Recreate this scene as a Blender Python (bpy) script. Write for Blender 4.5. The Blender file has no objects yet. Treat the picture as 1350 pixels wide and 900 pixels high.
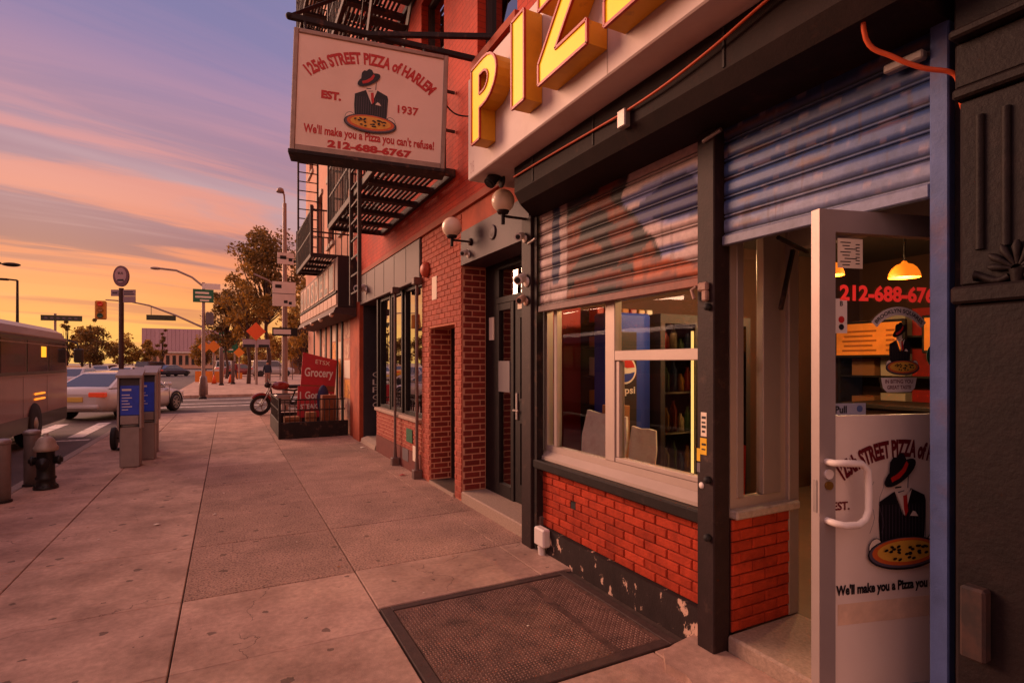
import bpy, math, random
from mathutils import Vector, Matrix, noise
import numpy as np
random.seed(7)
R = math.radians
sc = bpy.context.scene
col = sc.collection

# ------------------------------------------------------------------ camera
YAW = 27.51
cam = bpy.data.cameras.new('camera')
cam.sensor_width = 36.0; cam.lens = 19.2; cam.shift_y = 28.0/1350
cam.clip_start = 0.05; cam.clip_end = 2000
camo = bpy.data.objects.new('camera', cam); col.objects.link(camo)
camo.location = (0, 0, 1.6); camo.rotation_euler = (R(90), 0, R(-YAW))
sc.camera = camo

# ------------------------------------------------------------------ helpers for colour
def lin(c):
    def f(v):
        v = v/255.0
        return v/12.92 if v <= .04045 else ((v+.055)/1.055)**2.4
    return (f(c[0]), f(c[1]), f(c[2]), 1.0)

# ------------------------------------------------------------------ world: dusk sky
SUN_AZ = 14.0      # degrees to the left of the street direction
SUN_EL = 7.0
w = bpy.data.worlds.new('World'); sc.world = w; w.use_nodes = True
nt = w.node_tree; nt.nodes.clear()
def N(t, **k):
    n = nt.nodes.new(t)
    for a, b in k.items(): setattr(n, a, b)
    return n
def MATH(op, a, b=None, c=None, clamp=False):
    n = N('ShaderNodeMath', operation=op); n.use_clamp = clamp
    for i, v in enumerate((a, b, c)):
        if v is None: continue
        if isinstance(v, (int, float)): n.inputs[i].default_value = v
        else: nt.links.new(v, n.inputs[i])
    return n.outputs[0]
def RAMP(fac, stops, interp='LINEAR'):
    n = N('ShaderNodeValToRGB'); n.color_ramp.interpolation = interp
    e = n.color_ramp.elements
    while len(e) < len(stops): e.new(.5)
    for i, (p, c) in enumerate(stops): e[i].position = p; e[i].color = c
    nt.links.new(fac, n.inputs[0]); return n.outputs[0]
def MIX(fac, a, b, mode='MIX'):
    n = N('ShaderNodeMix', data_type='RGBA', blend_type=mode)
    if isinstance(fac, (int, float)): n.inputs[0].default_value = fac
    else: nt.links.new(fac, n.inputs[0])
    for s, v in ((6, a), (7, b)):
        if isinstance(v, tuple): n.inputs[s].default_value = v
        else: nt.links.new(v, n.inputs[s])
    return n.outputs[2]
tc = N('ShaderNodeTexCoord'); sep = N('ShaderNodeSeparateXYZ'); nt.links.new(tc.outputs['Generated'], sep.inputs[0])
dx, dy, dz = sep.outputs
zc = MATH('MAXIMUM', dz, 0.0)
base = RAMP(zc, [(0, lin((255,194,100))), (.05, lin((255,182,92))), (.09, lin((250,164,100))), (.125, lin((238,152,116))), (.16, lin((208,144,134))),
                 (.20, lin((196,150,154))), (.27, lin((198,160,168))), (.34, lin((184,146,168))), (.42, lin((138,130,176))), (.52, lin((116,122,172))), (.72, lin((160,140,168))), (1, lin((196,152,158)))])
away = RAMP(zc, [(0, lin((244,176,148))), (.12, lin((250,188,162))), (.3, lin((244,186,168))), (.55, lin((224,170,164))), (1, lin((200,152,156)))])
sx, sy = -math.sin(R(SUN_AZ)), math.cos(R(SUN_AZ))
dot = MATH('ADD', MATH('MULTIPLY', dx, sx), MATH('MULTIPLY', dy, sy))
toward = MATH('SMOOTH_MIN', MATH('MULTIPLY_ADD', dot, .62, .45), 1.0, .1, clamp=True)
aw = N('ShaderNodeVectorMath', operation='SCALE'); nt.links.new(away, aw.inputs[0]); aw.inputs['Scale'].default_value = 1.8
skyc = MIX(toward, aw.outputs[0], base)
# cloud sheet: direction projected on a plane overhead, stretched across the view
inv = MATH('DIVIDE', 1.0, MATH('ADD', zc, .10))
cx_ = MATH('MULTIPLY', dx, inv); cy_ = MATH('MULTIPLY', dy, inv)
comb = N('ShaderNodeCombineXYZ')
nt.links.new(MATH('ADD', MATH('MULTIPLY', cx_, .26), MATH('MULTIPLY', cy_, .08)), comb.inputs[0])
nt.links.new(MATH('ADD', MATH('MULTIPLY', cy_, 1.05), MATH('MULTIPLY', cx_, -.36)), comb.inputs[1])
def NOISE(vec, scale, detail, rough, dist=0.0):
    n = N('ShaderNodeTexNoise'); n.inputs['Scale'].default_value = scale; n.inputs['Detail'].default_value = detail
    n.inputs['Roughness'].default_value = rough; n.inputs['Distortion'].default_value = dist
    nt.links.new(vec, n.inputs['Vector']); return n.outputs['Fac']
n1 = NOISE(comb.outputs[0], 1.5, 7, .58, .6)
n2 = NOISE(comb.outputs[0], .75, 5, .55, .4)
pink = RAMP(zc, [(0, lin((255,190,92))), (.07, lin((255,170,90))), (.14, lin((255,148,96))), (.20, lin((246,150,118))), (.27, lin((236,152,138))), (.36, lin((208,150,166))), (.48, lin((176,140,176))), (.7, lin((130,126,178)))])
grey = RAMP(zc, [(0, lin((226,140,96))), (.10, lin((200,112,88))), (.17, lin((156,100,106))), (.26, lin((166,122,140))), (.4, lin((160,128,160))), (.7, lin((108,112,166)))])
f1 = RAMP(n1, [(.45, (0,0,0,1)), (.57, (1,1,1,1))], 'EASE')
f2 = RAMP(n2, [(.45, (0,0,0,1)), (.54, (1,1,1,1))], 'EASE')
fadehi = RAMP(zc, [(.0, (.6,)*3+(1,)), (.1, (.95,)*3+(1,)), (.3, (.9,)*3+(1,)), (.46, (.22,)*3+(1,)), (.8, (.2,)*3+(1,))])
c1 = MIX(MATH('MULTIPLY', MATH('MULTIPLY', f2, .85), fadehi), skyc, grey)
c2 = MIX(MATH('MULTIPLY', MATH('MULTIPLY', f1, .9), fadehi), c1, pink)
# glow close to where the sun went down
glow = MATH('POWER', MATH('MAXIMUM', MATH('MULTIPLY', dot, MATH('SUBTRACT', 1.0, MATH('MULTIPLY', zc, 3.2))), 0.0), 15.0)
c3 = MIX(MATH('MULTIPLY', glow, .42), c2, lin((255,204,112)))
sky = N('ShaderNodeTexSky', sky_type='NISHITA', sun_disc=False)
sky.sun_elevation = R(SUN_EL); sky.sun_rotation = R(-SUN_AZ); sky.dust_density = 3.0
nish = N('ShaderNodeVectorMath', operation='SCALE'); nt.links.new(sky.outputs[0], nish.inputs[0]); nish.inputs['Scale'].default_value = .05
c4 = MIX(.06, c3, nish.outputs[0])
bg = N('ShaderNodeBackground'); bg.inputs['Strength'].default_value = .68
nt.links.new(c4, bg.inputs[0])
wo = N('ShaderNodeOutputWorld'); nt.links.new(bg.outputs[0], wo.inputs[0])

# ------------------------------------------------------------------ sun (already in the haze of the horizon: broad and orange)
sl = bpy.data.lights.new('sun', 'SUN'); sl.energy = 3.3; sl.angle = R(34); sl.color = (1.0, .52, .33)
so = bpy.data.objects.new('sun', sl); col.objects.link(so)
LAZ = 40.0
sd = Vector((-math.sin(R(LAZ))*math.cos(R(SUN_EL+11)), math.cos(R(LAZ))*math.cos(R(SUN_EL+11)), math.sin(R(SUN_EL+11))))
so.rotation_euler = sd.to_track_quat('Z', 'Y').to_euler()
so.location = (-20, 20, 30)

# ------------------------------------------------------------------ exposure
sc.view_settings.view_transform = 'Standard'; sc.view_settings.look = 'None'
sc.view_settings.exposure = 0.55; sc.view_settings.gamma = 1.0; sc.view_settings.use_curve_mapping = False
sc.render.engine = 'CYCLES'
sc.cycles.use_denoising = True
sc.cycles.max_bounces = 8; sc.cycles.transparent_max_bounces = 12
sc.cycles.caustics_reflective = False; sc.cycles.caustics_refractive = False
sc.cycles.sample_clamp_indirect = 4.0

# ------------------------------------------------------------------ materials
MATS = {}
def M(name, c, rough=.75, var=.16, scale=5.0, bump=.0, bscale=90.0, metal=0.0, spec=.4, rnd=0.0, c2=None, c2f=(.5,.62), c2s=3.0, emit=0.0, coat=0.0, stretch=None, spots=None, brick=0.0, cracks=0.0):
    if name in MATS: return MATS[name]
    m = bpy.data.materials.new(name); m.use_nodes = True; t = m.node_tree
    b = t.nodes['Principled BSDF']
    L = t.links.new
    geo = t.nodes.new('ShaderNodeNewGeometry'); vec = geo.outputs['Position']
    if stretch:
        mp = t.nodes.new('ShaderNodeVectorMath'); mp.operation = 'MULTIPLY'; mp.inputs[1].default_value = stretch; L(vec, mp.inputs[0]); vec = mp.outputs[0]
    def noi(s, d=5, r=.6):
        n = t.nodes.new('ShaderNodeTexNoise'); n.inputs['Scale'].default_value = s; n.inputs['Detail'].default_value = d; n.inputs['Roughness'].default_value = r
        L(vec, n.inputs['Vector']); return n.outputs['Fac']
    base = lin(c)
    mr = t.nodes.new('ShaderNodeMapRange'); mr.inputs['From Min'].default_value = .25; mr.inputs['From Max'].default_value = .75
    mr.inputs['To Min'].default_value = 1-var; mr.inputs['To Max'].default_value = 1+var; L(noi(scale), mr.inputs['Value'])
    fac = mr.outputs[0]
    if rnd:
        oi = t.nodes.new('ShaderNodeObjectInfo'); m2 = t.nodes.new('ShaderNodeMapRange'); m2.inputs['To Min'].default_value = 1-rnd; m2.inputs['To Max'].default_value = 1+rnd
        L(oi.outputs['Random'], m2.inputs['Value'])
        mm = t.nodes.new('ShaderNodeMath'); mm.operation = 'MULTIPLY'; L(fac, mm.inputs[0]); L(m2.outputs[0], mm.inputs[1]); fac = mm.outputs[0]
    colr = None
    if c2 is not None:
        rp = t.nodes.new('ShaderNodeValToRGB'); rp.color_ramp.elements[0].position = c2f[0]; rp.color_ramp.elements[1].position = c2f[1]
        rp.color_ramp.elements[0].color = base; rp.color_ramp.elements[1].color = lin(c2); L(noi(c2s, 8, .65), rp.inputs[0]); colr = rp.outputs[0]
    mx = t.nodes.new('ShaderNodeVectorMath'); mx.operation = 'SCALE'
    if colr is None: mx.inputs[0].default_value = base[:3]
    else: L(colr, mx.inputs[0])
    L(fac, mx.inputs['Scale']); outc = mx.outputs[0]
    bkf = None
    if brick:
        # faint coursing of painted brickwork on the street face
        sg = t.nodes.new('ShaderNodeSeparateXYZ'); L(geo.outputs['Position'], sg.inputs[0]); cg = t.nodes.new('ShaderNodeCombineXYZ'); L(sg.outputs[1], cg.inputs[0]); L(sg.outputs[2], cg.inputs[1])
        bt = t.nodes.new('ShaderNodeTexBrick'); L(cg.outputs[0], bt.inputs['Vector']); bt.inputs['Scale'].default_value = 1.0; bt.inputs['Brick Width'].default_value = .205; bt.inputs['Row Height'].default_value = .068; bt.inputs['Mortar Size'].default_value = .006; bt.inputs['Mortar Smooth'].default_value = .6
        bt.inputs['Color1'].default_value = (1,1,1,1); bt.inputs['Color2'].default_value = (.86,.86,.86,1); bt.inputs['Mortar'].default_value = (1-brick,)*3+(1,)
        mb_ = t.nodes.new('ShaderNodeVectorMath'); mb_.operation = 'MULTIPLY'; L(outc, mb_.inputs[0]); L(bt.outputs['Color'], mb_.inputs[1]); outc = mb_.outputs[0]; bkf = bt.outputs['Color']
    if spots:
        # trodden gum and oil spots: small irregular discs, a few per square metre
        sca, rad, dark = spots
        nn = t.nodes.new('ShaderNodeTexNoise'); nn.inputs['Scale'].default_value = 26; L(vec, nn.inputs['Vector'])
        ad = t.nodes.new('ShaderNodeVectorMath'); ad.operation = 'MULTIPLY_ADD'; L(nn.outputs['Color'], ad.inputs[0]); ad.inputs[1].default_value = (.05,.05,0); L(vec, ad.inputs[2])
        vo = t.nodes.new('ShaderNodeTexVoronoi'); vo.voronoi_dimensions = '2D'; vo.inputs['Scale'].default_value = sca; L(ad.outputs[0], vo.inputs['Vector'])
        sr = t.nodes.new('ShaderNodeMath'); sr.operation = 'MULTIPLY'; sr.inputs[1].default_value = rad; sp_ = t.nodes.new('ShaderNodeSeparateColor'); L(vo.outputs['Color'], sp_.inputs[0])
        pw = t.nodes.new('ShaderNodeMath'); pw.operation = 'POWER'; pw.inputs[1].default_value = 2.2; L(sp_.outputs[0], pw.inputs[0]); L(pw.outputs[0], sr.inputs[0])
        ls = t.nodes.new('ShaderNodeMath'); ls.operation = 'LESS_THAN'; L(vo.outputs['Distance'], ls.inputs[0]); L(sr.outputs[0], ls.inputs[1])
        mk = t.nodes.new('ShaderNodeMapRange'); mk.inputs['To Min'].default_value = 1.0; mk.inputs['To Max'].default_value = dark; L(ls.outputs[0], mk.inputs['Value'])
        m3 = t.nodes.new('ShaderNodeVectorMath'); m3.operation = 'SCALE'; L(outc, m3.inputs[0]); L(mk.outputs[0], m3.inputs['Scale']); outc = m3.outputs[0]
    if cracks:
        # hairline cracks: thin cell borders of a warped pattern, kept only in patches
        nn = t.nodes.new('ShaderNodeTexNoise'); nn.inputs['Scale'].default_value = 3.5; nn.inputs['Detail'].default_value = 6; L(vec, nn.inputs['Vector'])
        ad = t.nodes.new('ShaderNodeVectorMath'); ad.operation = 'MULTIPLY_ADD'; L(nn.outputs['Color'], ad.inputs[0]); ad.inputs[1].default_value = (.5,.5,0); L(vec, ad.inputs[2])
        vo = t.nodes.new('ShaderNodeTexVoronoi'); vo.voronoi_dimensions = '2D'; vo.feature = 'DISTANCE_TO_EDGE'; vo.inputs['Scale'].default_value = .62; L(ad.outputs[0], vo.inputs['Vector'])
        c1_ = t.nodes.new('ShaderNodeMath'); c1_.operation = 'LESS_THAN'; c1_.inputs[1].default_value = .0022; L(vo.outputs['Distance'], c1_.inputs[0])
        g1_ = t.nodes.new('ShaderNodeMath'); g1_.operation = 'GREATER_THAN'; g1_.inputs[1].default_value = .5; L(noi(.9, 3, .5), g1_.inputs[0])
        mm_ = t.nodes.new('ShaderNodeMath'); mm_.operation = 'MULTIPLY'; L(c1_.outputs[0], mm_.inputs[0]); L(g1_.outputs[0], mm_.inputs[1])
        mk = t.nodes.new('ShaderNodeMapRange'); mk.inputs['To Min'].default_value = 1.0; mk.inputs['To Max'].default_value = 1-cracks; L(mm_.outputs[0], mk.inputs['Value'])
        m3 = t.nodes.new('ShaderNodeVectorMath'); m3.operation = 'SCALE'; L(outc, m3.inputs[0]); L(mk.outputs[0], m3.inputs['Scale']); outc = m3.outputs[0]
        # broad water and grease stains
        st_ = t.nodes.new('ShaderNodeMapRange'); st_.inputs['From Min'].default_value = .50; st_.inputs['From Max'].default_value = .66; st_.inputs['To Min'].default_value = 1.0; st_.inputs['To Max'].default_value = .72; L(noi(.55, 7, .68), st_.inputs['Value'])
        m4 = t.nodes.new('ShaderNodeVectorMath'); m4.operation = 'SCALE'; L(outc, m4.inputs[0]); L(st_.outputs[0], m4.inputs['Scale']); outc = m4.outputs[0]
    L(outc, b.inputs['Base Color'])
    b.inputs['Roughness'].default_value = rough; b.inputs['Metallic'].default_value = metal
    b.inputs['Specular IOR Level'].default_value = spec
    if coat: b.inputs['Coat Weight'].default_value = coat; b.inputs['Coat Roughness'].default_value = .08
    if bump:
        bp = t.nodes.new('ShaderNodeBump'); bp.inputs['Strength'].default_value = bump; bp.inputs['Distance'].default_value = .01
        hgt = noi(bscale, 6, .65)
        if bkf is not None:
            ha = t.nodes.new('ShaderNodeMath'); ha.operation = 'MULTIPLY_ADD'; L(hgt, ha.inputs[0]); ha.inputs[1].default_value = .35; L(bkf, ha.inputs[2]); hgt = ha.outputs[0]
        L(hgt, bp.inputs['Height']); L(bp.outputs[0], b.inputs['Normal'])
    if emit:
        L(mx.outputs[0], b.inputs['Emission Color']); b.inputs['Emission Strength'].default_value = emit
    MATS[name] = m; return m
def glass(name, tint=(.85,.85,.85), rough=.0, ior=1.5, boost=1.0):
    m = bpy.data.materials.new(name); m.use_nodes = True; t = m.node_tree; t.nodes.clear(); L = t.links.new
    tr = t.nodes.new('ShaderNodeBsdfTransparent'); tr.inputs[0].default_value = (*tint, 1)
    gl = t.nodes.new('ShaderNodeBsdfGlossy'); gl.inputs['Roughness'].default_value = rough; gl.inputs['Color'].default_value = (1,1,1,1)
    fr = t.nodes.new('ShaderNodeFresnel'); fr.inputs['IOR'].default_value = ior
    mul = t.nodes.new('ShaderNodeMath'); mul.operation = 'MULTIPLY'; mul.inputs[1].default_value = boost; mul.use_clamp = True; L(fr.outputs[0], mul.inputs[0])
    nz = t.nodes.new('ShaderNodeTexNoise'); nz.inputs['Scale'].default_value = 1.3; bp = t.nodes.new('ShaderNodeBump'); bp.inputs['Strength'].default_value = .04; bp.inputs['Distance'].default_value = .05
    g = t.nodes.new('ShaderNodeNewGeometry'); L(g.outputs['Position'], nz.inputs['Vector']); L(nz.outputs['Fac'], bp.inputs['Height']); L(bp.outputs[0], gl.inputs['Normal'])
    mx = t.nodes.new('ShaderNodeMixShader'); L(mul.outputs[0], mx.inputs[0]); L(tr.outputs[0], mx.inputs[1]); L(gl.outputs[0], mx.inputs[2])
    o = t.nodes.new('ShaderNodeOutputMaterial'); L(mx.outputs[0], o.inputs[0]); MATS[name] = m; return m
def emis(name, c, s):
    m = bpy.data.materials.new(name); m.use_nodes = True; b = m.node_tree.nodes['Principled BSDF']
    b.inputs['Base Color'].default_value = lin(c); b.inputs['Emission Color'].default_value = lin(c); b.inputs['Emission Strength'].default_value = s
    MATS[name] = m; return m
def attr_mat(name, rough=.6, bump=.25, dirt=.5):
    m = bpy.data.materials.new(name); m.use_nodes = True; t = m.node_tree; L = t.links.new; b = t.nodes['Principled BSDF']
    a = t.nodes.new('ShaderNodeVertexColor'); a.layer_name = 'paint'
    g = t.nodes.new('ShaderNodeNewGeometry')
    n = t.nodes.new('ShaderNodeTexNoise'); n.inputs['Scale'].default_value = 14; n.inputs['Detail'].default_value = 8; n.inputs['Roughness'].default_value = .7; L(g.outputs['Position'], n.inputs['Vector'])
    mr = t.nodes.new('ShaderNodeMapRange'); mr.inputs['From Min'].default_value = .3; mr.inputs['From Max'].default_value = .7; mr.inputs['To Min'].default_value = 1-dirt*.6; mr.inputs['To Max'].default_value = 1+dirt*.25; L(n.outputs['Fac'], mr.inputs['Value'])
    v = t.nodes.new('ShaderNodeVectorMath'); v.operation = 'SCALE'; L(a.outputs[0], v.inputs[0]); L(mr.outputs[0], v.inputs['Scale']); L(v.outputs[0], b.inputs['Base Color'])
    b.inputs['Roughness'].default_value = rough
    bp = t.nodes.new('ShaderNodeBump'); bp.inputs['Strength'].default_value = bump; bp.inputs['Distance'].default_value = .004; L(n.outputs['Fac'], bp.inputs['Height']); L(bp.outputs[0], b.inputs['Normal'])
    MATS[name] = m; return m

# ------------------------------------------------------------------ object helpers
WL = {}
def wl(o): return WL.get(o.name, Vector((0,0,0))) if o else Vector((0,0,0))
def tag(o, label=None, cat=None, group=None, kind=None):
    if label: o['label'] = label
    if cat: o['category'] = cat
    if group: o['group'] = group
    if kind: o['kind'] = kind
    return o
def thing(name, label, cat, loc=(0,0,0), group=None, rz=0.0):
    o = bpy.data.objects.new(name, None); col.objects.link(o); o.empty_display_size = .2
    o.location = loc; o.rotation_euler.z = rz; WL[o.name] = Vector(loc)
    return tag(o, label, cat, group)
class MB:
    def __init__(s): s.v = []; s.f = []; s.mi = []; s.sm = []
    def add(s, vs, fs, mi=0, smooth=False):
        o = len(s.v); s.v.extend([tuple(p) for p in vs])
        for f in fs: s.f.append([o+i for i in f]); s.mi.append(mi); s.sm.append(smooth)
        return s
    def box(s, a, b, mi=0):
        x0,y0,z0 = min(a[0],b[0]),min(a[1],b[1]),min(a[2],b[2]); x1,y1,z1 = max(a[0],b[0]),max(a[1],b[1]),max(a[2],b[2])
        return s.add([(x0,y0,z0),(x1,y0,z0),(x1,y1,z0),(x0,y1,z0),(x0,y0,z1),(x1,y0,z1),(x1,y1,z1),(x0,y1,z1)],
                     [(0,3,2,1),(4,5,6,7),(0,1,5,4),(1,2,6,5),(2,3,7,6),(3,0,4,7)], mi)
    def bbox(s, a, b, e=.006, mi=0):
        # box with chamfered edges
        x0,y0,z0 = min(a[0],b[0]),min(a[1],b[1]),min(a[2],b[2]); x1,y1,z1 = max(a[0],b[0]),max(a[1],b[1]),max(a[2],b[2])
        e = min(e, (x1-x0)*.45, (y1-y0)*.45, (z1-z0)*.45)
        X=(x0,x0+e,x1-e,x1); Y=(y0,y0+e,y1-e,y1); Z=(z0,z0+e,z1-e,z1)
        V=[]; idx={}
        for sxx in (0,1):
            for syy in (0,1):
                for szz in (0,1):
                    for ax in range(3):
                        p=[X[2] if sxx else X[1], Y[2] if syy else Y[1], Z[2] if szz else Z[1]]
                        p[ax]=(X,Y,Z)[ax][3 if (sxx,syy,szz)[ax] else 0]
                        idx[(sxx,syy,szz,ax)]=len(V); V.append(p)
        F=[]
        I=lambda a_,b_,c_,d_: idx[(a_,b_,c_,d_)]
        for q in (0,1):
            r=[I(q,0,0,0),I(q,1,0,0),I(q,1,1,0),I(q,0,1,0)]; F.append(r if q else r[::-1])
            r=[I(0,q,0,1),I(0,q,1,1),I(1,q,1,1),I(1,q,0,1)]; F.append(r if q else r[::-1])
            r=[I(0,0,q,2),I(1,0,q,2),I(1,1,q,2),I(0,1,q,2)]; F.append(r if q else r[::-1])
        for p in (0,1):
            for q in (0,1):
                F.append([I(0,p,q,1),I(1,p,q,1),I(1,p,q,2),I(0,p,q,2)] if p!=q else [I(0,p,q,2),I(1,p,q,2),I(1,p,q,1),I(0,p,q,1)])
                F.append([I(p,0,q,0),I(p,1,q,0),I(p,1,q,2),I(p,0,q,2)] if p==q else [I(p,0,q,2),I(p,1,q,2),I(p,1,q,0),I(p,0,q,0)])
                F.append([I(p,q,0,0),I(p,q,1,0),I(p,q,1,1),I(p,q,0,1)] if p!=q else [I(p,q,0,1),I(p,q,1,1),I(p,q,1,0),I(p,q,0,0)])
                for r_ in (0,1):
                    t3=[I(p,q,r_,0),I(p,q,r_,1),I(p,q,r_,2)]
                    F.append(t3 if (p+q+r_)%2 else t3[::-1])
        return s.add(V,F,mi)
    def tube(s, pts, r, seg=8, mi=0, caps=True):
        pts = [Vector(p) for p in pts]; n = len(pts); rr = r if isinstance(r, (list, tuple)) else [r]*n
        V = []; prev = None
        for i, p in enumerate(pts):
            d = (pts[min(i+1,n-1)]-pts[max(i-1,0)]).normalized()
            if prev is None:
                a = Vector((0,0,1)) if abs(d.z) < .9 else Vector((1,0,0)); u = d.cross(a).normalized()
            else:
                u = (prev-d*prev.dot(d)).normalized()
            prev = u; v = d.cross(u)
            for k in range(seg):
                t = 2*math.pi*k/seg; V.append(p+(u*math.cos(t)+v*math.sin(t))*rr[i])
        F = []
        for i in range(n-1):
            for k in range(seg):
                k2 = (k+1)%seg; F.append((i*seg+k, i*seg+k2, (i+1)*seg+k2, (i+1)*seg+k))
        s.add(V, F, mi, True)
        if caps: s.add(V[:seg], [tuple(range(seg))[::-1]], mi); s.add(V[-seg:], [tuple(range(seg))], mi)
        return s
    def lathe(s, prof, c=(0,0,0), seg=20, mi=0, axis='Z'):
        V = []; n = len(prof)
        for (r, z) in prof:
            for k in range(seg):
                t = 2*math.pi*k/seg; a, b = r*math.cos(t), r*math.sin(t)
                p = (a,b,z) if axis == 'Z' else ((z,a,b) if axis == 'X' else (b,z,a))
                V.append((c[0]+p[0], c[1]+p[1], c[2]+p[2]))
        F = []
        for i in range(n-1):
            for k in range(seg):
                k2 = (k+1)%seg; F.append((i*seg+k, i*seg+k2, (i+1)*seg+k2, (i+1)*seg+k))
        F.append(tuple(range(seg))[::-1]); F.append(tuple(range((n-1)*seg, n*seg)))
        return s.add(V, F, mi, True)
    def beam(s, p0, p1, w_, h_, mi=0, up=(0,0,1)):
        p0, p1 = Vector(p0), Vector(p1); d = (p1-p0).normalized(); u = Vector(up)
        if abs(d.dot(u)) > .98: u = Vector((1,0,0))
        a = d.cross(u).normalized(); b = a.cross(d)
        V = [p+a*sa*w_/2+b*sb*h_/2 for p in (p0,p1) for sa, sb in ((-1,-1),(1,-1),(1,1),(-1,1))]
        return s.add(V, [(3,2,1,0),(4,5,6,7),(0,1,5,4),(1,2,6,5),(2,3,7,6),(3,0,4,7)], mi)
    def prism(s, poly, o, u, v, n, d0, d1, mi=0):
        # polygon in (u,v) extruded along n from d0 to d1
        o, u, v, n = Vector(o), Vector(u), Vector(v), Vector(n); k = len(poly)
        A = [o+u*p[0]+v*p[1]+n*d0 for p in poly]; B = [o+u*p[0]+v*p[1]+n*d1 for p in poly]
        return s.add(A+B, [tuple(range(k))[::-1], tuple(range(k,2*k))]+[(i,(i+1)%k,k+(i+1)%k,k+i) for i in range(k)], mi)
    def sphere(s, c, r, seg=20, rings=12, mi=0, sc_=(1,1,1)):
        prof = [(r*math.sin(math.pi*i/rings), -r*math.cos(math.pi*i/rings)) for i in range(rings+1)]
        prof[0] = (r*.001, -r); prof[-1] = (r*.001, r)
        o = len(s.v); s.lathe(prof, (0,0,0), seg, mi)
        for i in range(o, len(s.v)):
            p = s.v[i]; s.v[i] = (c[0]+p[0]*sc_[0], c[1]+p[1]*sc_[1], c[2]+p[2]*sc_[2])
        return s
    def build(s, name, mat, parent=None, label=None, cat=None, group=None, kind=None, smooth=None, colors=None):
        v = np.array(s.v, dtype=float); c = (v.min(0)+v.max(0))/2
        if parent is None: c[2] = v[:,2].min()
        me = bpy.data.meshes.new(name); me.from_pydata([tuple(p) for p in (v-c)], [], s.f)
        for m in (mat if isinstance(mat, (list, tuple)) else [mat]): me.materials.append(m)
        me.polygons.foreach_set('material_index', s.mi)
        me.polygons.foreach_set('use_smooth', [bool(x) if smooth is None else smooth for x in s.sm])
        if colors is not None:
            ca = me.color_attributes.new('paint', 'FLOAT_COLOR', 'POINT')
            ca.data.foreach_set('color', [q for p in colors for q in p])
        me.update()
        o = bpy.data.objects.new(name, me); col.objects.link(o)
        o.location = Vector(c)-wl(parent)
        if parent: o.parent = parent
        WL[o.name] = Vector(c)
        return tag(o, label, cat, group, kind)
def box(name, a, b, mat, parent=None, e=0.0, **k):
    m = MB(); (m.bbox(a, b, e) if e else m.box(a, b)); return m.build(name, mat, parent, **k)
def struct(name, mb, mat, parent=None): return mb.build(name, mat, parent, kind='structure' if parent is None else None)
def inst(name, mesh, loc, parent, scale=(1,1,1), rot=(0,0,0)):
    o = bpy.data.objects.new(name, mesh); col.objects.link(o); o.location = Vector(loc)-wl(parent); o.scale = scale; o.rotation_euler = rot
    o.parent = parent; WL[o.name] = Vector(loc); return o
def copy_tree(o, parent=None):
    c = o.copy(); col.objects.link(c); c.parent = parent
    for ch in list(o.children): copy_tree(ch, c)
    return c
def wall(mb, o, u, W, z0, z1, n, th, holes, mi=0, mi_rev=None):
    # wall with rectangular openings; o = lower corner at z=0 reference, u along, n outward; holes (u0,u1,z0,z1)
    o, u, n = Vector(o), Vector(u), Vector(n); up = Vector((0,0,1)); mr_ = mi if mi_rev is None else mi_rev
    us = sorted({0, W, *[min(max(h[i],0),W) for h in holes for i in (0,1)]}); zs = sorted({z0, z1, *[min(max(h[i],z0),z1) for h in holes for i in (2,3)]})
    def inh(a, b): return any(h[0]-1e-6 < a < h[1]+1e-6 and h[2]-1e-6 < b < h[3]+1e-6 for h in holes)
    P = lambda a, z, d: o+u*a+up*z+n*d
    solid = {}
    for i in range(len(us)-1):
        for j in range(len(zs)-1): solid[i,j] = not inh((us[i]+us[i+1])/2, (zs[j]+zs[j+1])/2)
    for (i, j), s_ in solid.items():
        if not s_: continue
        a, b, c, d = us[i], us[i+1], zs[j], zs[j+1]
        mb.add([P(a,c,0),P(b,c,0),P(b,d,0),P(a,d,0)], [(0,1,2,3)], mi)
        mb.add([P(a,c,-th),P(b,c,-th),P(b,d,-th),P(a,d,-th)], [(3,2,1,0)], mi)
        for (di, dj, q) in ((-1,0,[(a,c),(a,d)]),(1,0,[(b,d),(b,c)]),(0,-1,[(b,c),(a,c)]),(0,1,[(a,d),(b,d)])):
            if not solid.get((i+di, j+dj), False):
                (p0, p1) = q
                mb.add([P(p0[0],p0[1],0),P(p1[0],p1[1],0),P(p1[0],p1[1],-th),P(p0[0],p0[1],-th)], [(0,1,2,3)], mr_ if (i+di,j+dj) in solid else mi)
_bm = {}
def brick_mesh(mat, dep):
    k = (mat.name, dep)
    if k not in _bm:
        # unit brick, origin at its lower left front corner: x along, y outward depth, z up
        e = .035; f = .10; d = dep
        V = [(0,0,0),(1,0,0),(1,0,1),(0,0,1),(0,d*.6,0),(1,d*.6,0),(1,d*.6,1),(0,d*.6,1),(e,d,f),(1-e,d,f),(1-e,d,1-f),(e,d,1-f)]
        F = [(0,4,5,1),(1,5,6,2),(2,6,7,3),(3,7,4,0),(4,8,9,5),(5,9,10,6),(6,10,11,7),(7,11,8,4),(8,11,10,9)]
        me = bpy.data.meshes.new('brick'); me.from_pydata(V, [], [f_[::-1] for f_ in F]); me.materials.append(mat); me.update(); _bm[k] = me
    return _bm[k]
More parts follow.
